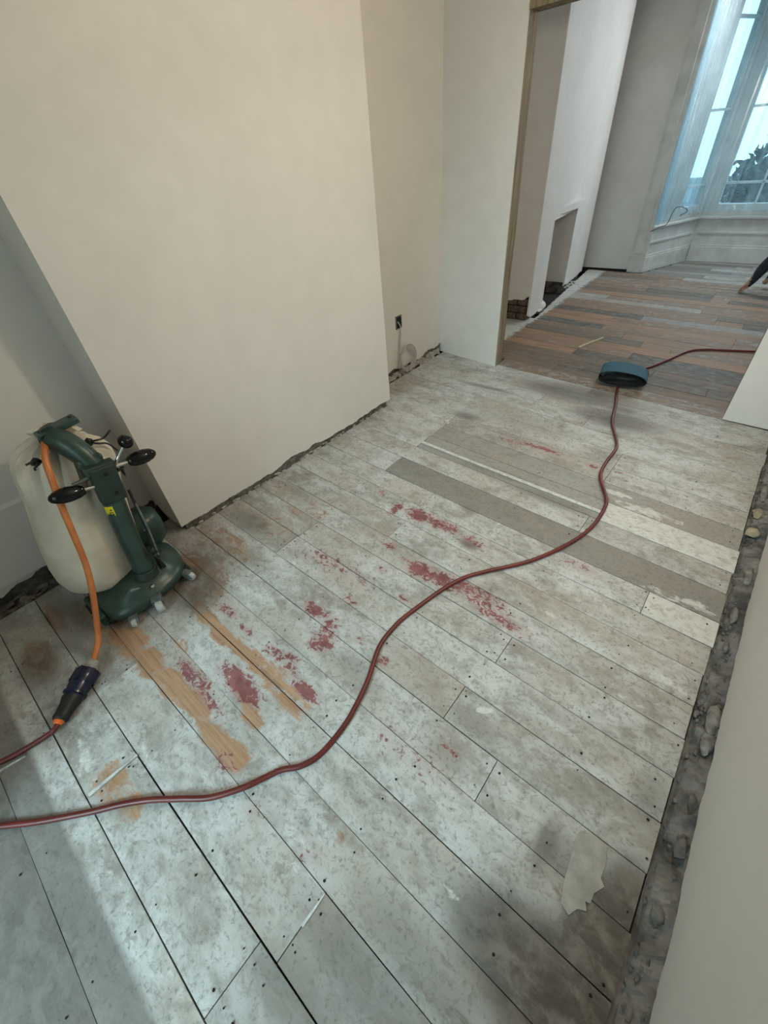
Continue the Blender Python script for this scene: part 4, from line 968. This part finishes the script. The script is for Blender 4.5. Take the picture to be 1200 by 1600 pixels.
# ------------------------------------------------------------------ sanding belt
A, B = fl(934, 603), fl(1003, 612)
bx = (B - A).normalized(); by = Vector((-bx.y, bx.x, 0)); Lb = (B - A).length; depth = .20
def belt_pt(s):       # closed flattened loop: s in 0..1 -> local (x, z)
    a = 2 * PI * s; x = Lb * .5 + (Lb * .54) * math.copysign(abs(math.cos(a)) ** .75, math.cos(a)); z = .052 + .050 * math.copysign(abs(math.sin(a)) ** .8, math.sin(a))
    if math.sin(a) > 0: z += .006 * math.sin(x / Lb * PI) - .018 * (x / Lb - .5)
    else: z += .0
    return x, max(.0015, z) + .019
def belt_mesh(off, d0, d1, nn=64):
    vs = []
    for dd in (d0, d1):
        for k in range(nn):
            x, z = belt_pt(k / nn); c = (Lb * .5, .052); L = math.hypot(x - c[0], z - c[1]); x += (c[0] - x) / L * off; z += (c[1] - z) / L * off
            vs.append(A + bx * x + by * dd + Vector((0, 0, z)))
    return vs, [(k, (k + 1) % nn, nn + (k + 1) % nn, nn + k) for k in range(nn)]
bt = thing('sanding_belt', 'blue sanding belt lying folded flat on the floor near the opening', 'sanding belt', (A.x, A.y, 0))
MB().add(*belt_mesh(0, 0, depth)).build('abrasive_face', M['belt_blue'], bt, smooth=True)
MB().add(*belt_mesh(.003, 0.0005, depth - .0005)).build('cloth_backing', M['belt_dark'], bt, smooth=True)
# a second belt tucked inside the first
vs = []; nn = 40
for dd in (.012, depth - .02):
    for k in range(nn):
        a = 2 * PI * k / nn; x = Lb * .50 + Lb * .44 * math.cos(a); z = .036 + .026 * math.sin(a) + .010 * math.cos(a) * (1 if math.sin(a) > 0 else .3)
        vs.append(A + bx * x + by * dd + Vector((0, 0, max(.006, z) + .019)))
MB().add(vs, [(k, (k + 1) % nn, nn + (k + 1) % nn, nn + k) for k in range(nn)]).build('inner_fold', M['belt_dark'], bt, smooth=True)

# ------------------------------------------------------------------ loose sticks
def stick(name, p0, p1, w, h, mat, label, taper=.5):
    d = p1 - p0; L = d.length; ang = math.atan2(d.y, d.x); Mx = Matrix.Translation(p0) @ Matrix.Rotation(ang, 4, 'Z')
    vs = [Mx @ Vector(q) for q in [(0, -w / 2, 0), (0, w / 2, 0), (L, w / 2 * taper, 0), (L, -w / 2 * taper, 0), (0, -w / 2, h), (L * .5, -w * .45, h * 1.1), (L, -w / 2 * taper, h * .7), (L, w / 2 * taper, h * .7), (L * .5, w * .42, h * 1.1), (0, w / 2, h)]]
    o = MB().add(vs, [(0, 1, 2, 3), (4, 5, 6, 7, 8, 9), (0, 3, 6, 5, 4), (1, 9, 8, 7, 2), (0, 4, 9, 1), (3, 2, 7, 6)]).build(name, mat)
    return tag(o, label, 'stick', 'loose wood slivers on the boards' if name == 'wood_sliver' else None)
stick('wood_batten', fl(905, 543, .002), fl(943, 528, .002), .018, .010, M['pale_wood'], 'thin pale wooden batten lying on the brown boards of the far room', .9)
stick('wood_sliver', fl(140, 1244, .002), fl(215, 1180, .002), .013, .007, M['white_wood'], 'white painted wood sliver across the boards between connector and red lead', .6)
stick('wood_sliver', fl(472, 1448, .002), fl(508, 1396, .002), .008, .004, M['white_wood'], 'small grey splinter at a board joint in the foreground', .4)
stick('wood_sliver', fl(-6, 1209, .002), fl(40, 1182, .002), .008, .005, M['white_wood'], 'white wood sliver under the red lead at the left edge', .6)

# ------------------------------------------------------------------ kneeling worker, only the arm reaches into view
wk = thing('person', 'person kneeling on the far room floor, dark sleeve, hand on the boards', 'person', (.35, 6.55, 0))
def skin_body(name, pts, edges, rad, root, mats, pick, sub=2):
    me = bpy.data.meshes.new(name); me.from_pydata(pts, edges, []); me.update()
    o = bpy.data.objects.new(name, me); COL.objects.link(o)
    md = o.modifiers.new('skin', 'SKIN'); md.use_smooth_shade = True
    for i, sv_ in enumerate(me.skin_vertices[0].data):
        sv_.radius = rad[i] if isinstance(rad[i], tuple) else (rad[i], rad[i]); sv_.use_root = (i == root)
    s2 = o.modifiers.new('sub', 'SUBSURF'); s2.levels = sub; s2.render_levels = sub
    dg = bpy.context.evaluated_depsgraph_get(); dg.update()
    m2 = bpy.data.meshes.new_from_object(o.evaluated_get(dg)); m2.name = name
    o.modifiers.clear(); o.data = m2
    m2.materials.clear()
    for mt in mats: m2.materials.append(mt)
    for p in m2.polygons: p.material_index = pick(p.center); p.use_smooth = True
    return o
hand = Vector((-.285, 6.47, .0))
bp_ = [(.62,6.58,.50),(.42,6.56,.58),(.22,6.54,.66),(.12,6.53,.74),(.03,6.53,.80),                        # pelvis, waist, chest, neck, head base
       (.10,6.40,.64),(-.09,6.42,.42),(-.190,6.465,.235),(-.228,6.468,.115),(-.262,6.47,.072),            # near arm to palm
       (.14,6.70,.64),(.02,6.74,.40),(-.06,6.72,.20),(-.10,6.70,.10),(-.13,6.70,.05),                     # other arm
       (.66,6.47,.44),(.48,6.46,.09),(.70,6.45,.075),(.88,6.44,.07),(.96,6.44,.035),                      # near leg, kneeling
       (.66,6.69,.44),(.50,6.71,.09),(.72,6.71,.075),(.90,6.71,.07),(.98,6.71,.035),
       (-.02,6.53,.84),(-.07,6.53,.86)]
be = [(0,1),(1,2),(2,3),(3,4),(4,25),(25,26),(2,5),(5,6),(6,7),(7,8),(8,9),(2,10),(10,11),(11,12),(12,13),(13,14),(0,15),(15,16),(16,17),(17,18),(18,19),(0,20),(20,21),(21,22),(22,23),(23,24)]
br = [.15,.14,.15,.06,.075,.080,.070,.058,.036,.030,.075,.058,.046,.030,.026,.10,.070,.058,.045,.035,.10,.070,.058,.045,.035,.095,.070]
# fingers of the near hand
def finger(base, tip, bend, r):
    global bp_, be, br
    i = len(bp_); bp_ += [tuple(base), tuple((Vector(base) + Vector(tip)) * .5 + Vector((0, 0, bend))), tuple(tip)]; be += [(9, i), (i, i + 1), (i + 1, i + 2)]; br += [r, r * .95, r * .85]
for k, (dy, L) in enumerate(((-.030, .040), (-.010, .048), (.010, .046), (.029, .036))):
    finger((-.285, 6.47 + dy, .062), (-.300 - (L - .04), 6.47 + dy * 1.25, .011), .016, .0105)
finger((-.262, 6.435, .050), (-.288, 6.412, .010), .006, .0095)
def pick(c):
    if c.x < -.240 and c.y < 6.60: return 1
    if c.z > .735 or (c.x < -.09 and c.y > 6.62 and c.z < .11): return 1
    if c.x > .40 and c.z < .48: return 2
    return 0
pb = skin_body('body', bp_, be, br, 0, [M['navy_cloth'], M['skin'], M['trousers']], pick)
put(pb, wk)
hr = MB().lump((-.005, 6.53, .90), (.105, .09, .075), 2, 2).build('hair', M['hair'], wk, smooth=True)
fc = MB()
fc.lathe([(.010, 0), (.012, .012), (.004, .024)], axis_matrix((-.125, 6.53, .830), (-.75, 0, -.6)), 8)
fc.build('nose', M['skin'], wk, smooth=True)
for s in (-1, 1):
    MB().lump((-.120, 6.53 + s * .030, .858), (.008, .012, .008), 3, 1).build('eye', M['black'], wk, smooth=True)
    MB().lump((-.01, 6.53 + s * .088, .835), (.02, .010, .030), 3, 1).build('ear', M['skin'], wk, smooth=True)
MB().lump((-.128, 6.53, .800), (.008, .022, .006), 3, 1).build('mouth', simple('lips', (.26, .10, .09), .5), wk, smooth=True)
